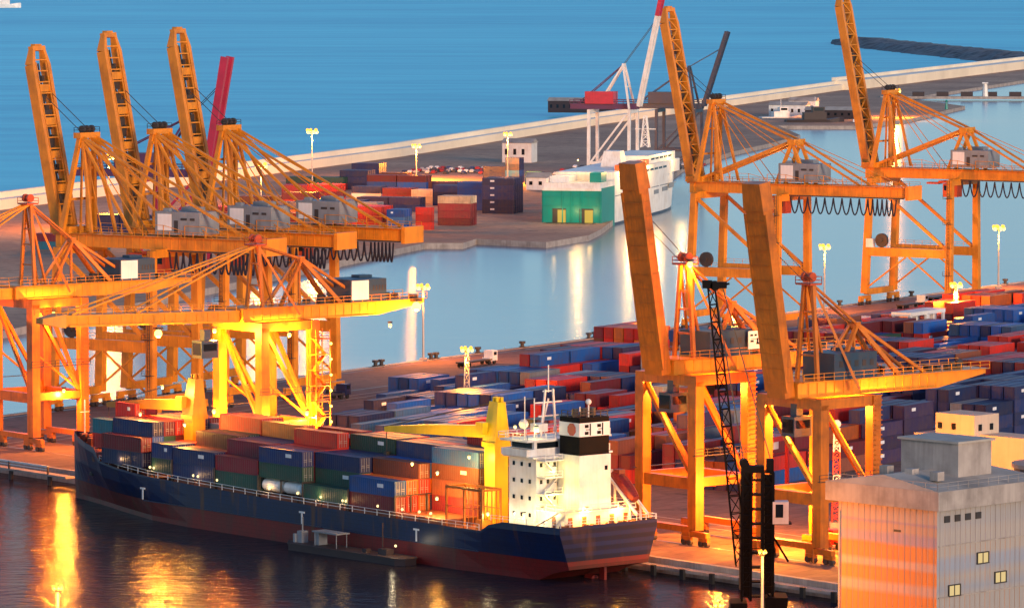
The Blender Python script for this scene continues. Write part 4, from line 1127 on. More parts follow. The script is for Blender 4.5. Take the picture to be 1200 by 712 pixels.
#VIS_BEGIN
VIS = [0,1,2,3,7,16,22,23,24,25,26,27,28,31,35,39,43,47,48,50,51,54,57,61,65,69,73,74,77,80,84,91,98,99,102,105,108,112,122,123,125,128,131,135,139,146,147,149,161,162,164,165,168,171,177,180,183,184,189,197,198,199,200,201,223,224,236,237,250,251,252,253,262,263,264,267,278,279,293,298,299,305,311,317,342,355,361,362,374,431,432,457,458,465,466,470,471,472,504,505,513,514,529,549,555,561,592,594,596,599,610,614,618,622,780,786,789,791,796,801,810,813,816,819,822,825,834,838,841,858,861,864,880,884,888,927,1019,1023,1027,1074,1087,1094,1112,1119,1123,1127,1144,1151,1235,1238,1241,1254,1261,1281,1284,1287,1290,1293,1296,1299,1308,1311,1314,1317,1320,1327,1333,1336,1339,1342,1345,1359,1360,1456,1464,1472,1493,1515,1522,1525,1526,1558,1565,1569,1573,1577,1581,1672,1677,1683,1686,1689,1692,1695,1698,1701,1704,1707,1710,1718,1723,1734,1741,1744,1761,1764,1769,1780,1785,1925,1929,1956,1970,1981,1985,1989,1993,1997,2001,2141,2156,2166,2169,2176,2188,2227,2326,2330,2334,2342,2357,2367,2371,2375,2397,2401,2405,2501,2505,2506,2507,2508,2518,2521,2529,2536,2539,2562,2585,2645,2662,2663,2719,2723,2727,2731,2735,2739,2835,2836,2839,2843,2844,2845,2846,2857,2862,2863,2864,2879,2880,2881,2895,2896,2897,2908,2915,2916,2917,2918,2937,2940,2941,2963,2966,2967,2970,2973,2975,2976,2980,2987,2991,2995,2996,2997,2998,2999,3003,3007]
#VIS_END
def cont_obj(i):
    p, rz, L, c, lb, gp, mk, doors = SPEC[i]
    o = bpy.data.objects.new('shipping_container', get_mesh('c', L, mk)); COL.objects.link(o)
    o.location = p; o.rotation_euler = (0, 0, rz); o.color = (*PAL[c], 1); tag(o, lb, 'container', gp)
    if doors:
        d = bpy.data.objects.new('door', get_mesh('d', L)); COL.objects.link(d); d.parent = o; d.color = o.color
    return o
DEBUG_ALL = os.environ.get('ALLC') == '1'
chosen = set(range(len(SPEC))) if DEBUG_ALL else set(VIS if VIS is not None else range(300))
for i in sorted(chosen):
    o = cont_obj(i)
    if DEBUG_ALL: o['ci'] = i
if not DEBUG_ALL:
    vs = []; fs = []; cols = []
    for i, (p, rz, L, c, lb, gp, mk, doors) in enumerate(SPEC):
        if i in chosen: continue
        c_, s_ = math.cos(rz), math.sin(rz); n = len(vs); jit = .75 + .5 * ((i * 7919) % 101) / 101
        def addbox(x0, x1, y0, y1, z0, z1, colr):
            n = len(vs)
            for x, y, z in ((x0, y0, z0), (x1, y0, z0), (x1, y1, z0), (x0, y1, z0), (x0, y0, z1), (x1, y0, z1), (x1, y1, z1), (x0, y1, z1)):
                vs.append((p.x + x * c_ - y * s_, p.y + x * s_ + y * c_, p.z + z))
            for f in ((0, 3, 2, 1), (4, 5, 6, 7), (0, 1, 5, 4), (1, 2, 6, 5), (2, 3, 7, 6), (3, 0, 4, 7)): fs.append([q + n for q in f]); cols.append(colr)
        cc = [min(1, q * jit) for q in PAL[c]]
        addbox(-L / 2 + .1, L / 2 - .1, -CW / 2 + .06, CW / 2 - .06, .05, CH - .03, cc)
        for sy in (-1, 1):
            yy = sy * (CW / 2 - .05)
            addbox(-L / 2, L / 2, yy - .05, yy + .05, CH - .14, CH, cc); addbox(-L / 2, L / 2, yy - .05, yy + .05, 0, .14, cc)
            for sx in (-1, 1):
                xx = sx * (L / 2 - .08); addbox(xx - .08, xx + .08, yy - .05, yy + .05, .14, CH - .14, cc)
        if mk: addbox(-L * .24, -L * .12, -CW / 2 + .02, CW / 2 - .02, CH * .5, CH * .72, (.7, .7, .7))
    me = bpy.data.meshes.new('stacked_containers'); me.from_pydata(vs, [], fs)
    at = me.attributes.new('paint', 'FLOAT_COLOR', 'FACE')
    at.data.foreach_set('color', [q for c in cols for q in (*c, 1)])
    me.materials.append(M['cont_mixed']); o = bpy.data.objects.new('stacked_containers', me); COL.objects.link(o)
    tag(o, 'the remaining mass of stacked containers filling the yard behind the nearer ones', 'containers', None, 'stuff')

# ------------------------------------------------------------------ lamps
def lamp_mast(px, ytop, ybase, label, power, style='pole', rr_=.9, z0=0., base=None):
    p = base or P(px, ybase, z0); sc = PIX(*p)[2]; yb = PIX(*p)[1]
    h = (yb - ytop) / sc
    t = thing('lamp_mast', label, 'lamp', p, 0, 'high mast lamps round the port')
    bb = MB()
    if style == 'lattice': bb.lattice((0, 0, .6), (0, 0, h - .6), 1.5, 1.5, max(4, int(h / 2)), .08, 0, (0, 1, 0), .7, .7)
    else: bb.tube((0, 0, .6), (0, 0, h - .3), .3, 8, 0, .16)
    bb.build('mast', 'bar', t)
    MB().box((0, 0, .35), (1.8, 1.8, .7)).build('footing', 'concrete', t)
    n = 10
    bb = MB(); bb.tube((0, 0, h - .5), (0, 0, h - .2), .35, 10)
    for k in range(n):
        a = 2 * math.pi * k / n; bb.beam((0, 0, h - .35), (math.cos(a) * rr_ * 1.1, math.sin(a) * rr_ * 1.1, h - .1), .12, .12)
    bb.build('crown', 'steel', t)
    for k in range(n):
        a = 2 * math.pi * k / n; MB().ball((math.cos(a) * rr_ * 1.05, math.sin(a) * rr_ * 1.05, h + (k % 2) * rr_ * .5), rr_ * .36, 0, 8, 5).build('floodlight', 'lamp' if k % 2 else 'flood', t)
    MB().tube((0, 0, h - .3), (0, 0, h + rr_ * .7), .12, 6).build('finial', 'steel', t)
    light((0, 0, h - 1.2 - rr_), power, LAMPCOL, .9, t)
    return t
lamp_mast(366, 155, 240, 'tallest lamp mast on the breakwater quay, standing out against the sea', 80000, 'pole', 1.7, -.2)
lamp_mast(488, 172, 211, 'lamp mast behind the rear containers, right of the tallest one', 110000, 'pole', 1.5, -.2)
lamp_mast(595, 158, 216, 'lamp mast above the rear dark container tower left of the ferry', 90000, 'pole', 1.4, -.2)
lamp_mast(306, 195, 268, 'lamp mast glowing beside the stays of the third lattice crane', 90000, 'pole', 1.7, -.2)
lamp_mast(128, 185, 268, 'lamp mast between the first and second lattice crane booms', 90000, 'pole', 1.6, -.2)
lamp_mast(1050, 107, 138, 'lamp mast on the spit behind the rightmost lattice crane', 90000, 'pole', 2.0, -.2)
lamp_mast(496, 337, 423, 'bright lamp pole on the pier edge in front of the basin', 22000, 'pole', 1.2)
lamp_mast(966, 290, 366, 'lamp pole on the pier edge between the two right lattice cranes', 22000, 'pole', 1.2)
lamp_mast(1170, 268, 338, 'lamp pole on the pier edge at the far right', 24000, 'pole', 1.4)
lamp_mast(1120, 335, 402, 'lattice lamp mast among red containers below the rightmost lattice crane', 60000, 'lattice', 1.2)
lamp_mast(860, 362, 425, 'lamp mast on the yard behind the raised box booms', 60000, 'lattice', 1.1)
lamp_mast(547, 410, 497, 'red and white lattice lamp mast among blue containers behind the ship', 20000, 'lattice', 1.0)
lamp_mast(68, 688, 790, 'lamp pole rising from the near shore at bottom left', 5200, 'pole', .5)
lamp_mast(893, 646, 778, 'lamp pole in front of the black lattice crane', 6000, 'pole', .45)
lamp_mast(690, 716, 800, 'lamp pole at the bottom edge under the ship stern', 5000, 'pole', .5)
lamp_mast(842, 708, 795, 'lamp pole at the bottom edge left of the black crane', 9000, 'pole', .5)

# ------------------------------------------------------------------ Adossat cranes
def crane_far(label, px, py, main, boomc, dark, z_g=32., raise_deg=79, L=42., back=40., grp='cranes on the breakwater quay', housec='crimson', bw=1.):
    base = P(px, py, -.2)
    t = thing('quay_crane', label, 'crane', base, FA - math.pi / 2, grp)    # local y = towards the basin
    X = 7.5; G = -17
    for sx in (-1, 1):
        for y in (0, G):
            bb = MB(); bb.beam((sx * X, y, .8), (sx * X * .9, y, z_g), 1.2, 1.2, ref=(0, 1, 0)); bb.build('leg', main, t)
    for y in (0, G):
        MB().box((0, y, 1.8), (2 * X, 1.1, 1.3)).build('sill_beam', main, t); MB().box((0, y, z_g), (2 * X, 1.2, 1.5)).build('cross_girder', main, t)
    for sx in (-1, 1):
        MB().box((sx * X * .95, G / 2, 11), (.9, -G, 1.2)).build('portal_beam', main, t)
        bb = MB(); bb.beam((sx * X * .9, -1, z_g - 1), (sx * X * .95, G + 1, 11.5), .7, .7); bb.beam((sx * X * .95, G + 1, 2.5), (sx * X * .95, -1, 10.5), .6, .6); bb.build('brace', main, t)
    bb = MB()
    for sx in (-1, 1): bb.box2((sx * 2.2 - .5, 2, z_g + .8), (sx * 2.2 + .5, -back, z_g + 3.0)); bb.rail([(sx * 3.2, 1, z_g + 3), (sx * 3.2, -back, z_g + 3)], 1.6, .2, 0, 4)
    for k in range(7): bb.box((0, -k * back / 6.2, z_g + 1.9), (3.4, .5, 1))
    bb.build('girder', dark, t)
    th = R(raise_deg); d = Vector((0, math.cos(th), math.sin(th))); h0 = Vector((0, 2.5, z_g + 2)); up = Vector((0, -math.sin(th), math.cos(th)))
    bb = MB()
    for sx in (-1, 1):
        p = h0 + Vector((sx * 1.9 * bw, 0, 0)); bb.beam(p, p + d * L * .82, 1.1 * bw, 1.6 * bw, ref=up); bb.beam(p + d * L * .82, p + d * L, 1.15 * bw, 1.65 * bw, 1, ref=up)
    for k in range(9): bb.beam(h0 + Vector((-1.6, 0, 0)) + d * (2 + k * L / 9), h0 + Vector((1.6, 0, 0)) + d * (2 + k * L / 9), .35, .35)
    bb.build('boom', [boomc, 'crimson' if boomc != 'navy_steel' else boomc], t)
    tp = Vector((0, -4, z_g + 19)); bb = MB()
    for sx in (-1, 1): bb.beam((sx * 5, -.5, z_g + 1), (sx * 1.4, tp.y, tp.z), .8, .8, ref=(0, 1, 0)); bb.beam((sx * 2.2, -14, z_g + 3), (sx * 1.4, tp.y, tp.z), .6, .6)
    bb.beam((-1.6, tp.y, tp.z), (1.6, tp.y, tp.z), .9, .9); bb.beam((-3.2, -2, z_g + 10), (3.2, -2, z_g + 10), .5, .5)
    bb.build('mast', dark if boomc == 'crimson' else main, t)
    for sx in (-1, 1):
        bb = MB(); bb.beam((sx * 1.4, tp.y, tp.z), (sx * 2.2, -back + 3, z_g + 3), .35, .35); bb.build('stay', dark, t)
        bb = MB(); bb.beam((sx * 1.2, tp.y, tp.z), h0 + d * L * .75 + Vector((sx * 1.2, 0, 0)) + up, .18, .18); bb.build('hoist_rope', 'rope', t)
    MB().box((0, -back * .52, z_g + 5.5), (7.5, 12, 5)).build('machinery_house', housec, t)
    return t
crane_far('crimson crane with raised tube boom behind the third lattice crane', 236, 318, 'crimson', 'crimson', 'violet', 28, 80, 36, 40, housec='violet', bw=1.35)
crane_far('white crane with crimson tipped twin boom behind the ferry', 742, 222, 'white', 'white', 'violet', 32, 78, 46, 26)
crane_far('dark blue crane with raised boom right of the white ferry crane', 818, 205, 'navy_steel', 'navy_steel', 'navy_steel', 28, 72, 34, 30, housec='navy_steel')

# ------------------------------------------------------------------ ferry
FB = R(76.5); fs0 = P(705, 268, WZ)
ferry = thing('ferry', 'large white ferry with green stern berthed at the breakwater quay', 'ferry', fs0, FB)
# local x to the bow, y to port (left); starboard side at y=0, port at y=24
FW = 22.; FL = 172.
def f_hb(x, z):   # inset from each side
    t_ = max(0, (x - 105) / (FL - 105)); fl = .55 + .45 * min(1, z / 20)
    return FW / 2 * (t_ ** 2.2) * (1.0 - .30 * min(1, z / 20) * (1 - t_))
xs_ = [0, 14, 22, 60, 105, 120, 132, 142, 150, 157, 163, 168, FL]
bb = MB(); zl = [-1.5, 1.0, 4, 9, 14.5]
for sgn in (0, 1):
    base = len(bb.v)
    for x in xs_:
        for z in zl:
            i_ = min(FW / 2 - .05, f_hb(x - (1 - z / 14.5) * -4, z)); xx = x - (4.5 - z * .31) if x == FL else x
            bb.v.append((xx, i_ if sgn == 0 else FW - i_, z))
    n = len(zl)
    for i in range(len(xs_) - 1):
        for j in range(n - 1):
            q = [base + i * n + j, base + (i + 1) * n + j, base + (i + 1) * n + j + 1, base + i * n + j + 1]
            bb.f.append(q if sgn == 0 else q[::-1]); bb.m.append(1 if xs_[i] < 20 else (2 if j == 0 else 0))
n = len(zl); o2 = len(xs_) * n
for j in range(n - 1): bb.f.append([j, j + 1, o2 + j + 1, o2 + j]); bb.m.append(1)
for i in range(len(xs_) - 1): bb.f.append([i * n + n - 1, (i + 1) * n + n - 1, o2 + (i + 1) * n + n - 1, o2 + i * n + n - 1]); bb.m.append(0)
fh = bb.build('hull', ['white', 'ferry_green', 'hull_blue'], ferry)
for y0 in (3.2, 13.2):
    MB().box((-.04, y0 + 2.4, 4.4), (.12, 5.0, 5.4)).build('ramp_opening', 'steel', fh)
    MB().box((-.08, y0 + 1.5, 4.2), (.12, 3.0, 4.8)).build('lit_opening', 'window_warm', fh)
MB().box((-3.5, FW / 2, 1.9), (8, 18, .35)).build('ramp', 'steel', ferry)
for y_ in (.6, 7.6, 11, 14.4, FW - .6): MB().box((-.12, y_, 7.5), (.24, .4, 13.4)).build('frame_rib', 'ferry_green', fh)
for z_ in (8.2, 11.4): MB().box((-.1, FW / 2, z_), (.2, FW - 1, .35)).build('frame_rib', 'ferry_green', fh)
MB().box((-.1, FW / 2, 14.0), (.3, FW - .2, 1.0)).build('stern_band', 'white', fh)
sp_ = MB()
sp_.box2((22, .03, 14.5), (124, FW - .03, 19.2)); sp_.box2((124, 1.2, 14.5), (146, FW - 1.2, 19.2)); sp_.box2((92, 2.2, 19.2), (142, FW - 2.2, 22.2))
SPF = sp_.build('superstructure', 'white', ferry)
for z, x0, x1, yy in ((17.4, 60, 122, .0), (20.8, 96, 140, 2.17)):
    n = int((x1 - x0) / 8)
    for k in range(n): MB().box((x0 + (k + .5) * 8, yy, z), (6.4, .06, .8)).build('window', 'glass', SPF)
for x0 in range(30, 128, 16): MB().box((x0, -.03, 10.6), (14, .06, .35)).build('rubbing_strake', 'house_grey', fh)
for x0, dx_, z in ((112, 10, 9.0), (124, 10, 9.6), (96, 9, 8.6)): MB().box((x0, -.035, z), (dx_, .06, 1.6)).build('vent', 'house_grey', fh)
bb = MB(); bb.box2((.5, .6, 14.5), (21.5, FW - .6, 16.2), 0); bb.box2((6, 13.5, 16.2), (20, 20.5, 18.4), 0); bb.box2((9, 2.2, 16.2), (18, 6.4, 19.6), 1)
for k in range(12): bb.box((2 + k * 1.6, FW - 1, 17.0), (.7, .5, 1.5), 0)
bb.build('aft_deck', ['white', 'ferry_green'], ferry)
bb = MB(); frust(bb, 66, 76, 7, 15, 19.2, 25, .75); bb.build('funnel', 'white', ferry)
bb = MB(); bb.lattice((128, FW / 2, 24), (128, FW / 2, 36), 3, 3, 5, .2, 0, (0, 1, 0), 1, 1); bb.beam((128, FW / 2 - 4, 31), (128, FW / 2 + 4, 31), .4, .4); bb.build('mast', 'white', ferry)
bb = MB()
for k in range(6): bb.box((40 + k * 9, 2.2, 20.2), (6.5, 2.0, 2.0))
bb.build('lifeboat', 'orange_cab', ferry)
for k in range(3): light((-5, FW * (.15 + .3 * k), 6), 250, (1, .6, .15), .6, ferry)
for x, y, z, pw in ((30, -14, 20, 9000), (80, -16, 22, 12000), (130, -12, 22, 9000), (10, FW / 2, 26, 9000)):
    bb = MB(); 
    bb.ball((x, 1.0 if y < 0 else y, z - 1.5 if y < 0 else 24), .35); bb.build('floodlight', 'lamp_small', ferry)
    light((x, y * .25 if y < 0 else y, z if y < 0 else 25), pw * .35, (1, .55, .15), .5, ferry)

# ------------------------------------------------------------------ black mobile crane (near shore)
bp = P(886, 738); sc = PIX(*bp)[2]
t = thing('harbour_crane', 'black lattice crane with slim raised boom on the near shore', 'crane', bp, 0)
MB().box((0, 0, 1.6), (7.5, 6.5, 1.6)).box((-2.6, 0, 3.2), (2.4, 5.5, 2.2)).box((2.8, 0, 3.6), (3.2, 5.8, 3.0)).build('chassis', 'black', t)
bb = MB()
for sx in (-1, 1):
    for sy in (-1, 1):
        bb.beam((sx * 2, sy * 2, .6), (sx * 5.2, sy * 4.6, .6), .6, .6); bb.box((sx * 5.2, sy * 4.6, .25), (1.4, 1.4, .5))
for k in range(5):
    for sy in (-1, 1): bb.tube((-3 + k * 1.5, sy * 2.6, .7), (-3 + k * 1.5, sy * 3.3, .7), .68, 12)
bb.build('outrigger', 'tyre', t)
bb = MB(); bb.lattice((-1.5, 0, 4.4), (-1.4, 0, 23), 1.3, 2.4, 9, .16, 0, (0, 1, 0)); bb.lattice((1.6, 0, 4.4), (1.6, 0, 23), 1.5, 2.4, 9, .18, 0, (0, 1, 0))
for k in range(9): bb.box((0, 0, 5 + k * 2.1), (3.6, 2.2, .18))
bb.box((-1.4, 0, 14), (1.0, 1.6, 18)); bb.box((1.7, 0, 14), (1.1, 1.6, 17)); bb.box((-.6, 0, 23.4), (3.2, 2.6, .9)); bb.box((1.9, 0, 23.9), (1.0, 2, 1.8)); bb.tube((-1.8, -1.2, 24.2), (-1.8, 1.2, 24.2), .7, 10)
bb.rail([(-2.2, -1.6, 11), (2.6, -1.6, 11), (2.6, 1.6, 11)], 1.1, .1); bb.box((3.3, 0, 15.6), (3.4, 2.8, .2)); bb.beam((4.6, 0, 10), (2.2, 0, 14), .3, .3)
bb.build('tower', 'black', t)
bo = MB(); tip = Vector((-6.6, 0, 49.6))
bo.lattice((-2.1, 0, 9.5), tip, 1.7, 1.8, 16, .11, 0, (0, 1, 0), 1.0, 1.0)
bo.box(tip + Vector((-.6, 0, .4)), (1.4, 1.6, 1.1)); bo.box(tip + Vector((1.6, 0, .3)), (1.2, 1.2, .9)); bo.tube(tip + Vector((.5, -.8, .2)), tip + Vector((.5, .8, .2)), .7, 10); bo.beam(tip, tip + Vector((2.6, 0, .5)), .3, .3)
bo.build('boom', 'black', t)
bb = MB()
for y in (-.8, .8): bb.beam((-1.8, y, 24), tip + Vector((.5, y * .6, 0)), .14, .14); bb.beam((-2.4, y, 22), (-2.4, y, 6), .12, .12)
bb.beam((2.2, 0, 24), tip + Vector((1.6, 0, 0)), .16, .16)
bb.build('hoist_rope', 'rope', t)
cb = MB().box((3.4, -.4, 17.2), (2.3, 2.4, 3.2)).build('cab', 'white', t)
MB().box((3.2, -1.63, 17.5), (1.1, .06, 1.9)).box((4.57, -.4, 17.5), (.06, 1.6, 1.7)).build('window', 'glass', cb)

# ------------------------------------------------------------------ warehouse with coloured cladding at bottom right
def banded():
    m, nt, bs = newmat('banded_cladding')
    tc = nt.nodes.new('ShaderNodeTexCoord'); sx = nt.nodes.new('ShaderNodeSeparateXYZ'); nt.links.new(tc.outputs['Object'], sx.inputs[0])
    nz = noise(nt, .25, 4, coord(nt, 'Object', (.4, .4, 2.5)))
    ad = nt.nodes.new('ShaderNodeMath'); ad.operation = 'MULTIPLY_ADD'; nt.links.new(nz, ad.inputs[0]); ad.inputs[1].default_value = .7; nt.links.new(sx.outputs[2], ad.inputs[2])
    mr = nt.nodes.new('ShaderNodeMapRange'); nt.links.new(ad.outputs[0], mr.inputs[0]); mr.inputs[1].default_value = .35; mr.inputs[2].default_value = 20.95
    def bands(lst): return ramp(nt, mr.outputs[0], lst)
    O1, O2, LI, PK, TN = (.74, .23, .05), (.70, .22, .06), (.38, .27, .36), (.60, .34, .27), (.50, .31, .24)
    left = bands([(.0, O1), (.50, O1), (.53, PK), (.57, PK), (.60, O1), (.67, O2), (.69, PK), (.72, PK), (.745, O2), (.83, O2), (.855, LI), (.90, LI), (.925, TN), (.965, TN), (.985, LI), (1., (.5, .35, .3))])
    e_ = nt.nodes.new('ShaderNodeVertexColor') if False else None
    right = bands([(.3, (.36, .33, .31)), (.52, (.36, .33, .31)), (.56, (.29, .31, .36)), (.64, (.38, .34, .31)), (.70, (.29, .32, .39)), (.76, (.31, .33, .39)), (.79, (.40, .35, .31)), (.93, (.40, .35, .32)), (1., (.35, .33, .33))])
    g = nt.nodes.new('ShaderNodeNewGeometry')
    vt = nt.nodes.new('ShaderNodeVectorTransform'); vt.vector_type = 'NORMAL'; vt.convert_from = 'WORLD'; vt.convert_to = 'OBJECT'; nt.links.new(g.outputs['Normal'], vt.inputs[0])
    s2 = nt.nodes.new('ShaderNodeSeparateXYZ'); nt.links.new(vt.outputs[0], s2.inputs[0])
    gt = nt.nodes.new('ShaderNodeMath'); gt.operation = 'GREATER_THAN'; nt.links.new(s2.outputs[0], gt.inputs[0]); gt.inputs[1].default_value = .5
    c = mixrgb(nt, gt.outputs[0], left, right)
    c = mixrgb(nt, ramp(nt, noise(nt, 1.2, 4, coord(nt, 'Object', (1.5, 1.5, .1))), [(.45, 0), (.85, .4)]), c, (.25, .18, .15))
    nt.links.new(c, bs.inputs['Base Color']); bs.inputs['Roughness'].default_value = .55
    w = nt.nodes.new('ShaderNodeTexWave'); w.wave_type = 'BANDS'; w.bands_direction = 'DIAGONAL'; w.inputs['Scale'].default_value = 2.2
    nt.links.new(coord(nt, 'Object', (1, 1, 0)), w.inputs['Vector']); bump(nt, bs, w.outputs[0], .5, .06)
    return m
M['banded'] = banded()
bc = P(1097, 792)
WB = thing('warehouse', 'tall warehouse with orange and lilac banded cladding at bottom right', 'building', bc, R(-45))
# local: corner at origin; -x along the left face (away-left), +y along the right face (away-right)
LW, LD, LH = 17.6, 21.5, 22.6
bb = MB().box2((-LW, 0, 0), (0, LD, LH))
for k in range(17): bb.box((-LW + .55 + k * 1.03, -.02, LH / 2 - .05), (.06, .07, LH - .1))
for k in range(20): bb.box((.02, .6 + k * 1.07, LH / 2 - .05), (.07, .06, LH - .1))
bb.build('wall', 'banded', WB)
MB().box((.11, 20.6, 10.6), (.2, .22, 21)).build('downpipe', 'concrete', WB); MB().box((-LW + .3, -.14, 10.6), (.22, .2, 21)).build('downpipe', 'concrete', WB)
for q in range(3): MB().box((.12, 10.8, 3.6 + q * 7), (.14, 21, .16)).build('cladding_rail', 'concrete', WB)
rf = MB(); o_ = 1.3
rf.box2((-LW - o_, -o_, LH), (o_, LD + o_, LH + 2.6))
# low hipped top
x0, x1, y0, y1 = -LW - o_ + .02, o_ - .02, -o_ + .02, LD + o_ - .02
rf.add([(x0, y0, LH + 2.6), (x1, y0, LH + 2.6), (x1, y1, LH + 2.6), (x0, y1, LH + 2.6), ((x0 + x1) / 2, y0 + .4, LH + 4.2), ((x0 + x1) / 2, y1 - 3, LH + 4.2)], [(0, 1, 4), (1, 2, 5, 4), (2, 3, 5), (3, 0, 4, 5)], 1)
RF = rf.build('roof', ['concrete', 'roof'], WB)
for q in range(3): MB().box((-3 - q * 5, 3.5 + q * .6, LH + 4.1), (1.4, 1.4, 1.2)).build('roof_fan', 'concrete', RF)
MB().rail([(-LW - 1, -1, LH + 2.7), (.9, -1, LH + 2.7), (.9, LD + 1, LH + 2.7)], 1.0, .05, 0, 2).build('roof_rail', 'concrete', RF)
pb = MB().box2((-LW * .80, LD * .42, LH + 3.0), (-LW * .22, LD * .75, LH + 8.0), 0).box2((-LW * .82, LD * .40, LH + 8.0), (-LW * .20, LD * .77, LH + 8.3), 1).build('penthouse', ['concrete', 'roof'], RF)
for k in range(4): MB().box((.08, 2.0 + k * 2.2, LH - 1.4), (.2, 1.1, .9)).build('vent', 'steel', WB)
for y, z in ((9.6, 15.3), (13.4, 12.3), (3.6, 11.4)): 
    wf = MB().box((.12, y, z + .75), (.24, 2.5, .14)).box((.12, y, z - .75), (.3, 2.5, .14)).box((.12, y - 1.2, z), (.24, .12, 1.5)).box((.12, y + 1.2, z), (.24, .12, 1.5)).box((.12, y, z), (.16, .1, 1.4)).build('window_frame', 'steel', WB)
    MB().box((.06, y, z), (.08, 2.3, 1.4)).build('pane', 'window_lit', wf)
MB().box((-7, -.03, 19.2), (1.2, .08, .3)).build('vent', 'steel', WB)
# lamp standard (unlit) in front of the right face
lp = P(1146, 775)
t = thing('street_lamp', 'unlit black lamp standard in front of the grey warehouse side', 'lamp', lp, R(-45))
MB().tube((0, 0, 0), (0, 0, 17.6), .34, 10, 0, .26).build('pole', 'black', t)
MB().beam((-.9, 0, 17.4), (1.3, .2, 17.6), .4, .3).box((1.5, .3, 17.5), (1.3, .8, .3)).box((-1.0, 0, 17.2), (.8, .6, .3)).beam((-1.0, 0, 17.2), (-1.6, -.2, 13), .18, .18).beam((-1.6, -.2, 13), (-1.6, -.2, 4), .2, .2).build('lamp_head', 'black', t)
# cream block and white shed roof behind the warehouse
p = P(1104, 618)
t = thing('cream_building', 'cream block building with flat roof standing behind the warehouse', 'building', p, R(-45))
M['block_wall'] = paint('block_render', (.50, .42, .33), .8, (.3, .24, .18), .4, .2)
MB().box2((-6, 0, 0), (6, 9, 15.6)).build('wall', 'block_wall', t); MB().box2((-2, .5, 15.6), (6.5, 7, 19.5)).box2((6, 2, 0), (16, 8, 16.2)).build('annex', 'block_wall', t)
MB().box2((-6.2, -.2, 15.6), (-2.03, 9.2, 15.85)).build('roof', 'roof', t)
for k in range(2): MB().box((6.53, 2 + k * 3, 17.4), (.06, .9, 1.1)).build('window', 'glass', t); MB().box((-1 + k * 3, .46, 17.4), (.9, .06, 1.1)).build('window', 'glass', t)
p = P(1196, 655)
t = thing('open_shed', 'long shed with pale ribbed roof behind the warehouse on the right', 'shed', p, R(57.5))
MB().box2((0, -9, 10.4), (40, 9, 10.9)).build('roof', 'panel', t)
bb = MB()
for k in range(20): bb.box((1 + k * 2, 0, 11.05), (.5, 17.6, .3))
bb.build('rib', 'roof', t)
for k in range(5):
    for y in (-8, 8): MB().box((1 + k * 9, y, 5.2), (.6, .6, 10.4)).build('post', 'steel', t)
p = P(1241, 700)
t = thing('grey_silo', 'dark grey silo cut by the right edge beside the warehouse', 'silo', p + Vector((0, 4, 0)), 0)
MB().tube((0, 0, 0), (0, 0, 19.5), 6.6, 28).build('shell', 'silo', t)
MB().tube((0, 0, 19.5), (0, 0, 20.1), 6.9, 28).tube((0, 0, 20.1), (0, 0, 21.6), 6.4, 28, 0, 1).build('roof', 'roof', t)

# ------------------------------------------------------------------ small craft
p = NQ(143.5, 26.0, WZ)
t = thing('service_barge', 'low dark service barge with white canopy lying along the ship hull', 'barge', p, ANG_N + R(2))
bb = MB(); pl = [(-15.5, -1.2), (-14, -2.2), (13.5, -2.2), (16, 0), (13.5, 2.2), (-14, 2.2), (-15.5, 1.2)]
bb.prism(pl, -.6, 1.0); bb.prism([(x * 1.015, y * 1.04) for x, y in pl], 1.0, 1.25); bb.build('hull', 'boat_grey', t)
bb = MB(); bb.box((5.0, 0, 3.6), (6.5, 2.8, .22))
for x in (2.2, 7.8):
    for y in (-1.1, 1.1): bb.tube((x, y, 1.2), (x, y, 3.6), .08, 6)
bb.box((7.6, 0, 2.4), (1.2, 1.8, 2.2)); bb.build('canopy', 'house_grey', t)
bb = MB(); bb.box((12.4, 0, 2.2), (1.2, 1.4, 2.0)); bb.tube((12.4, 0, 3), (12.4, 0, 5.5), .12, 6); bb.box((13.4, .8, 1.9), (.5, .5, 1.6)); bb.build('wheelhouse', 'house_grey', t)
bb = MB(); bb.tube((-8.4, 0, 1.2), (-8.4, 0, 6.4), .1, 6); bb.box((-9.2, 0, 1.7), (2.2, 1.6, 1.0)); bb.box((-5, .6, 1.5), (1, 1, .7)); bb.build('mast', 'boat_grey', t)
MB().ball((-12.4, .6, 3.0), .22).build('lamp', 'lamp_small', t); light((-12.4, 1.4, 3.2), 60, (1, .8, .5), .2, t)

def small_boat(name, label, pos, rz, L, mats, cat='boat', house=True, mastz=0):
    t = thing(name, label, cat, pos, rz); b_ = MB(); w = L * .13
    rings = [(-.5, .8, .8), (-.3, 1, 1), (.2, 1, 1), (.4, .6, .75), (.5, .05, .1)]
    vs = []
    for f, a, c in rings: vs += [(f * L, -w * a, L * .10 * (1 + .3 * (f > .3))), (f * L, -w * c * .8, -.5), (f * L, w * c * .8, -.5), (f * L, w * a, L * .10 * (1 + .3 * (f > .3)))]
    fs = []
    for i in range(4):
        for j in range(3): fs.append([i * 4 + j, (i + 1) * 4 + j, (i + 1) * 4 + j + 1, i * 4 + j + 1])
        fs.append([i * 4 + 3, (i + 1) * 4 + 3, (i + 1) * 4, i * 4])
    fs.append([3, 2, 1, 0]); b_.add(vs, fs); b_.build('hull', mats[0], t)
    if house:
        hb_ = MB(); hb_.box2((-L * .2, -w * .7, L * .1), (L * .18, w * .7, L * .22)); hb_.box2((-L * .05, -w * .55, L * .22), (L * .15, w * .55, L * .31)); H_ = hb_.build('wheelhouse', mats[1], t)
        g = MB(); g.box((L * .05, -w * .56, L * .27), (L * .16, .06, L * .05)); g.box((L * .153, 0, L * .27), (.06, w, L * .05)); g.build('window', 'glass', H_)
    if mastz: MB().tube((0, 0, L * .3), (0, 0, L * .3 + mastz), .15, 6).build('mast', 'panel', t)
    return t
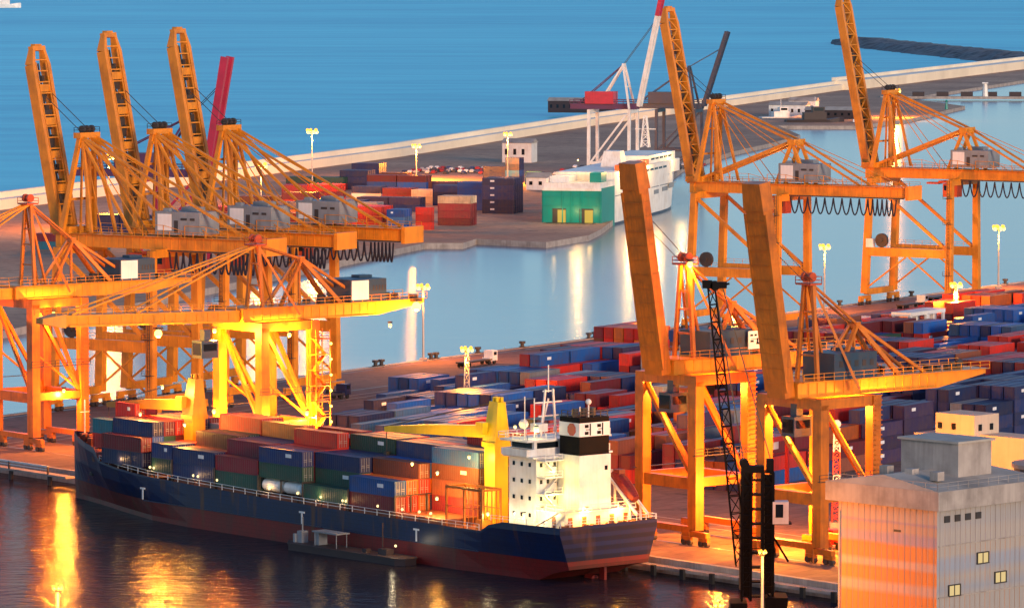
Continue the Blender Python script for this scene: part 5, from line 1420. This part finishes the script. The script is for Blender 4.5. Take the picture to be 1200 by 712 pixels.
small_boat('passenger_boat', 'white boat at sea, cut by the top left corner', P(4, 9, WZ), R(10), 60, ['white', 'white'], 'boat', True, 10)
small_boat('tugboat', 'dark tugboat lying at the small dock beyond the ferry', P(955, 147, WZ), R(8), 34, ['boat_grey', 'boat_grey'], 'boat', True, 6)
small_boat('workboat', 'white workboat at the small dock left of the dark tugboat', P(915, 142, WZ), R(20), 26, ['white', 'white'], 'boat', True, 5)
small_boat('moored_boat', 'small dark boat moored near the tip of the brown spit', P(1006, 147, WZ), R(0), 16, ['boat_grey', 'panel'], 'boat', True, 3)
t = thing('jetty', 'long low jetty with a white beacon reaching into the basin at right', 'jetty', P(1165, 114, 0), R(-4))
MB().box((0, 0, -.3), (150, 10, 1.6)).build('deck', 'concrete', t)
MB().tube((-6, 0, .5), (-6, 0, 9), 2.2, 10, 0, 1.4).box((-6, 0, 9.4), (4, 4, .8)).build('beacon', 'white', t)
for k in range(9): MB().box((-66 + k * 16, 2, 2), (8, 4, 3)).build('mooring_block', 'boat_grey', t)
t = thing('channel_buoy', 'small green channel buoy floating in the basin at right', 'buoy', P(1109, 132, WZ), 0)
MB().tube((0, 0, -.5), (0, 0, 1.6), 2.0, 12).tube((0, 0, 1.6), (0, 0, 6.5), 1.1, 10, 0, .5).ball((0, 0, 7), .8).build('body', 'ferry_green', t)
for k, (px, py, w, d_, h, mt_, lb) in enumerate(((925, 137, 22, 12, 7, 'white', 'small white shed on the quay behind the tugboat'), (942, 136, 16, 10, 9, 'white', 'taller white shed beside the tugboat dock'), (975, 139, 30, 10, 5, 'boat_grey', 'low dark shed on the brown spit'),
                                                 (609, 190, 14, 10, 9, 'white', 'white hut below the sea wall left of the ferry'), (632, 222, 9, 8, 5, 'white', 'white kiosk between the dark tower and the ferry'), (682, 132, 40, 9, 7, 'boat_grey', 'grey shed on the sea wall left of the crimson machine house'))):
    t = thing('quay_shed', lb, 'shed', P(px, py, -.2), ADA - math.pi / 2)
    W_ = MB().box((0, 0, h / 2), (w, d_, h)).build('wall', mt_, t)
    r_ = MB(); r_.add([(-w / 2 - .5, -d_ / 2 - .5, h), (w / 2 + .5, -d_ / 2 - .5, h), (w / 2 + .5, d_ / 2 + .5, h), (-w / 2 - .5, d_ / 2 + .5, h), (-w / 2 - .5, 0, h + 2), (w / 2 + .5, 0, h + 2)], [(0, 1, 5, 4), (2, 3, 4, 5), (0, 4, 3), (1, 2, 5), (3, 2, 1, 0)]); r_.build('roof', 'roof', t)
    for q in range(max(2, int(w / 4))): MB().box((-w / 2 + 2 + q * 4, -d_ / 2 - .03, h * .55), (1.4, .06, h * .3)).build('window', 'glass', t)

# ------------------------------------------------------------------ vehicles
def car_mesh():
    b_ = MB(); prof = [(-2.1, .35), (-2.15, .85), (-1.5, .95), (-.9, 1.42), (.55, 1.42), (1.15, .95), (2.05, .82), (2.1, .35)]
    n = len(prof); vs = [(x, -.85 if z < 1.2 else -.7, z) for x, z in prof] + [(x, .85 if z < 1.2 else .7, z) for x, z in prof]
    b_.add(vs, [list(range(n))[::-1], list(range(n, 2 * n))] + [[i, (i + 1) % n, n + (i + 1) % n, n + i] for i in range(n)])
    for x in (-1.3, 1.3):
        for y in (-.8, .8): b_.tube((x, y - .12, .33), (x, y + .12, .33), .33, 8, 1)
    b_.box((-.2, 0, 1.2), (1.3, 1.62, .3), 2)
    return b_
car0 = None; dxv = Vector((math.cos(FA), math.sin(FA), 0)); dyv = Vector((-dxv.y, dxv.x, 0))
cc = [(.7, .7, .7), (.05, .05, .06), (.4, .4, .42), (.35, .03, .03), (.6, .6, .58), (.04, .06, .15)]
for r_, k in [(r, k) for r in range(4) for k in range(16)] + [(r, k) for r in range(4, 8) for k in range(18)]:
    if True:
        if cr.random() < .18: continue
        if car0 is None: car0 = car_mesh().build('parked_car', ['cont', 'tyre', 'glass']); o = car0
        else: o = car0.copy(); COL.objects.link(o)
        o.location = (P(474, 203, -.2) + dxv * k * 2.7 + dyv * r_ * 14 if r_ < 4 else P(628, 205, -.2) + dxv * k * 3.0 + dyv * (r_ - 4) * 34) + Vector((0, 0, .01)); o.rotation_euler = (0, 0, ADA)
        o.color = (*cc[cr.randrange(6)], 1)
        tag(o, 'parked car, one of many in rows behind the far containers', 'car', 'cars parked behind the far containers')

def truck(label, p, rz, col, load=None):
    t = thing('terminal_truck', label, 'truck', p, rz, 'terminal trucks on the pier')
    c_ = MB().box((5.6, 0, 2.0), (2.2, 2.4, 2.4)).box((4.2, 0, 1.2), (1.2, 2.2, .8)).build('cab', col, t)
    MB().box((6.72, 0, 2.5), (.06, 2.0, .9)).box((5.7, 1.22, 2.5), (1.2, .06, .8)).box((5.7, -1.22, 2.5), (1.2, .06, .8)).build('window', 'glass', c_)
    MB().box((-1.6, 0, 1.15), (12.4, 2.3, .35)).build('trailer', 'steel', t)
    for x in (5.6, 3.4, -5.2, -6.6):
        for y in (-1.0, 1.0): MB().tube((x, y - .2, .52), (x, y + .2, .52), .52, 12).build('wheel', 'tyre', t)
    return t
truck('white terminal truck with empty trailer on the far quay right of the lattice crane', AB(far_a(1070, 20), 20), ANG_F, 'white')
truck('red terminal truck driving on the apron behind the ship stern', NQ(205, -31), ANG_N, 'red')
truck('white terminal truck parked under the crane beside the warehouse', NQ(226, -23), ANG_N, 'white')
truck('blue terminal truck on the empty brown apron behind the blue containers', AB(-60, 38), ANG_F, 'hull_blue')
truck('yellow terminal truck near the bow under the leftmost box boom crane', NQ(28, -22), ANG_N, 'yellow')

truck('dark terminal truck on the apron between the two box boom cranes', NQ(214, -36), ANG_N + math.pi, 'navy_steel')
truck('orange terminal truck on the far quay below the rightmost lattice crane', AB(far_a(1105, 14), 14), ANG_F, 'orange_cab')
truck('white terminal truck on the far quay near the bright lamp pole', AB(far_a(560, 18), 18), ANG_F, 'panel')
truck('grey terminal truck at the left end of the quay by the crane legs', NQ(8, -34), ANG_N, 'house_grey')
def straddle(label, p, rz, col):
    t = thing('straddle_carrier', label, 'carrier', p, rz, 'straddle carriers in the yard')
    for sx in (-1, 1):
        for sy in (-1, 1): MB().box((sx * 4, sy * 2.3, 5.6), (.6, .6, 9.2)).build('leg', col, t)
    for sy in (-1, 1):
        MB().box((0, sy * 2.3, 1.1), (10, .8, .8)).build('sill', col, t)
        for k in range(4): MB().tube((-3.9 + k * 2.6, sy * 2.3 - .3, .6), (-3.9 + k * 2.6, sy * 2.3 + .3, .6), .6, 12).build('wheel', 'tyre', t)
    MB().box((0, 0, 10.4), (9.4, 5.2, .9)).build('top_frame', col, t)
    c_ = MB().box((4.6, 1.2, 9.0), (1.8, 1.8, 2.0)).build('cab', 'panel', t); MB().box((5.53, 1.2, 9.2), (.06, 1.4, 1.2)).build('window', 'glass', c_)
    return t
straddle('white straddle carrier among red containers behind the yellow girder end', AB(far_a(1066, 92), 92), ANG_F, 'white')
straddle('second white straddle carrier, right of the one behind the girder end', AB(far_a(1086, 92), 92), ANG_F, 'panel')
straddle('red straddle carrier standing under the second raised box boom', AB(-168, 208), ANG_F, 'red')

# radio mast in the yard
t = thing('radio_mast', 'slim red and white lattice mast with white dome left of the warehouse', 'mast', P(980, 618), 0)
bb = MB()
for k in range(4): bb.lattice((0, 0, 1 + k * 4), (0, 0, 5 + k * 4), 1.5 - k * .15, 1.5 - k * .15, 4, .09, k % 2, (0, 1, 0), 1.35 - k * .15, 1.35 - k * .15)
bb.build('mast', ['red', 'panel'], t); MB().box((0, 0, .5), (2.2, 2.2, 1)).build('footing', 'concrete', t); MB().ball((0, 0, 17.7), .75).build('dome', 'white', t)

# ------------------------------------------------------------------ world, sun, render settings
w = bpy.data.worlds.new('World'); S.world = w; w.use_nodes = True
nt = w.node_tree; bg = nt.nodes['Background']
sky = nt.nodes.new('ShaderNodeTexSky'); sky.sky_type = 'NISHITA'; sky.sun_disc = False
SUN_EL, SUN_AZ = 10., 148.          # azimuth clockwise from +Y (behind the camera, to the left of it when > 180)
sky.sun_elevation = R(SUN_EL); sky.sun_rotation = R(SUN_AZ); sky.altitude = 50; sky.air_density = 1.0; sky.dust_density = .2; sky.ozone_density = 3.6
nt.links.new(sky.outputs[0], bg.inputs[0]); bg.inputs[1].default_value = .13
sl = bpy.data.lights.new('sun', 'SUN'); sl.energy = 1.6; sl.angle = R(12); sl.color = (1, .68, .44)
so = bpy.data.objects.new('sun', sl); COL.objects.link(so)
d = Vector((math.sin(R(SUN_AZ)) * math.cos(R(SUN_EL)), math.cos(R(SUN_AZ)) * math.cos(R(SUN_EL)), math.sin(R(SUN_EL))))
so.rotation_euler = d.to_track_quat('Z', 'Y').to_euler()
vs_ = S.view_settings; vs_.view_transform = 'Standard'; vs_.look = 'None'; vs_.exposure = .8; vs_.gamma = 1; vs_.use_curve_mapping = False
S.render.engine = 'CYCLES'; S.cycles.max_bounces = 5; S.cycles.diffuse_bounces = 2; S.cycles.glossy_bounces = 3; S.cycles.use_denoising = True
S.cycles.sample_clamp_indirect = 4
print('SPEC', len(SPEC), 'lights', NL[0], 'objects', len(bpy.data.objects))
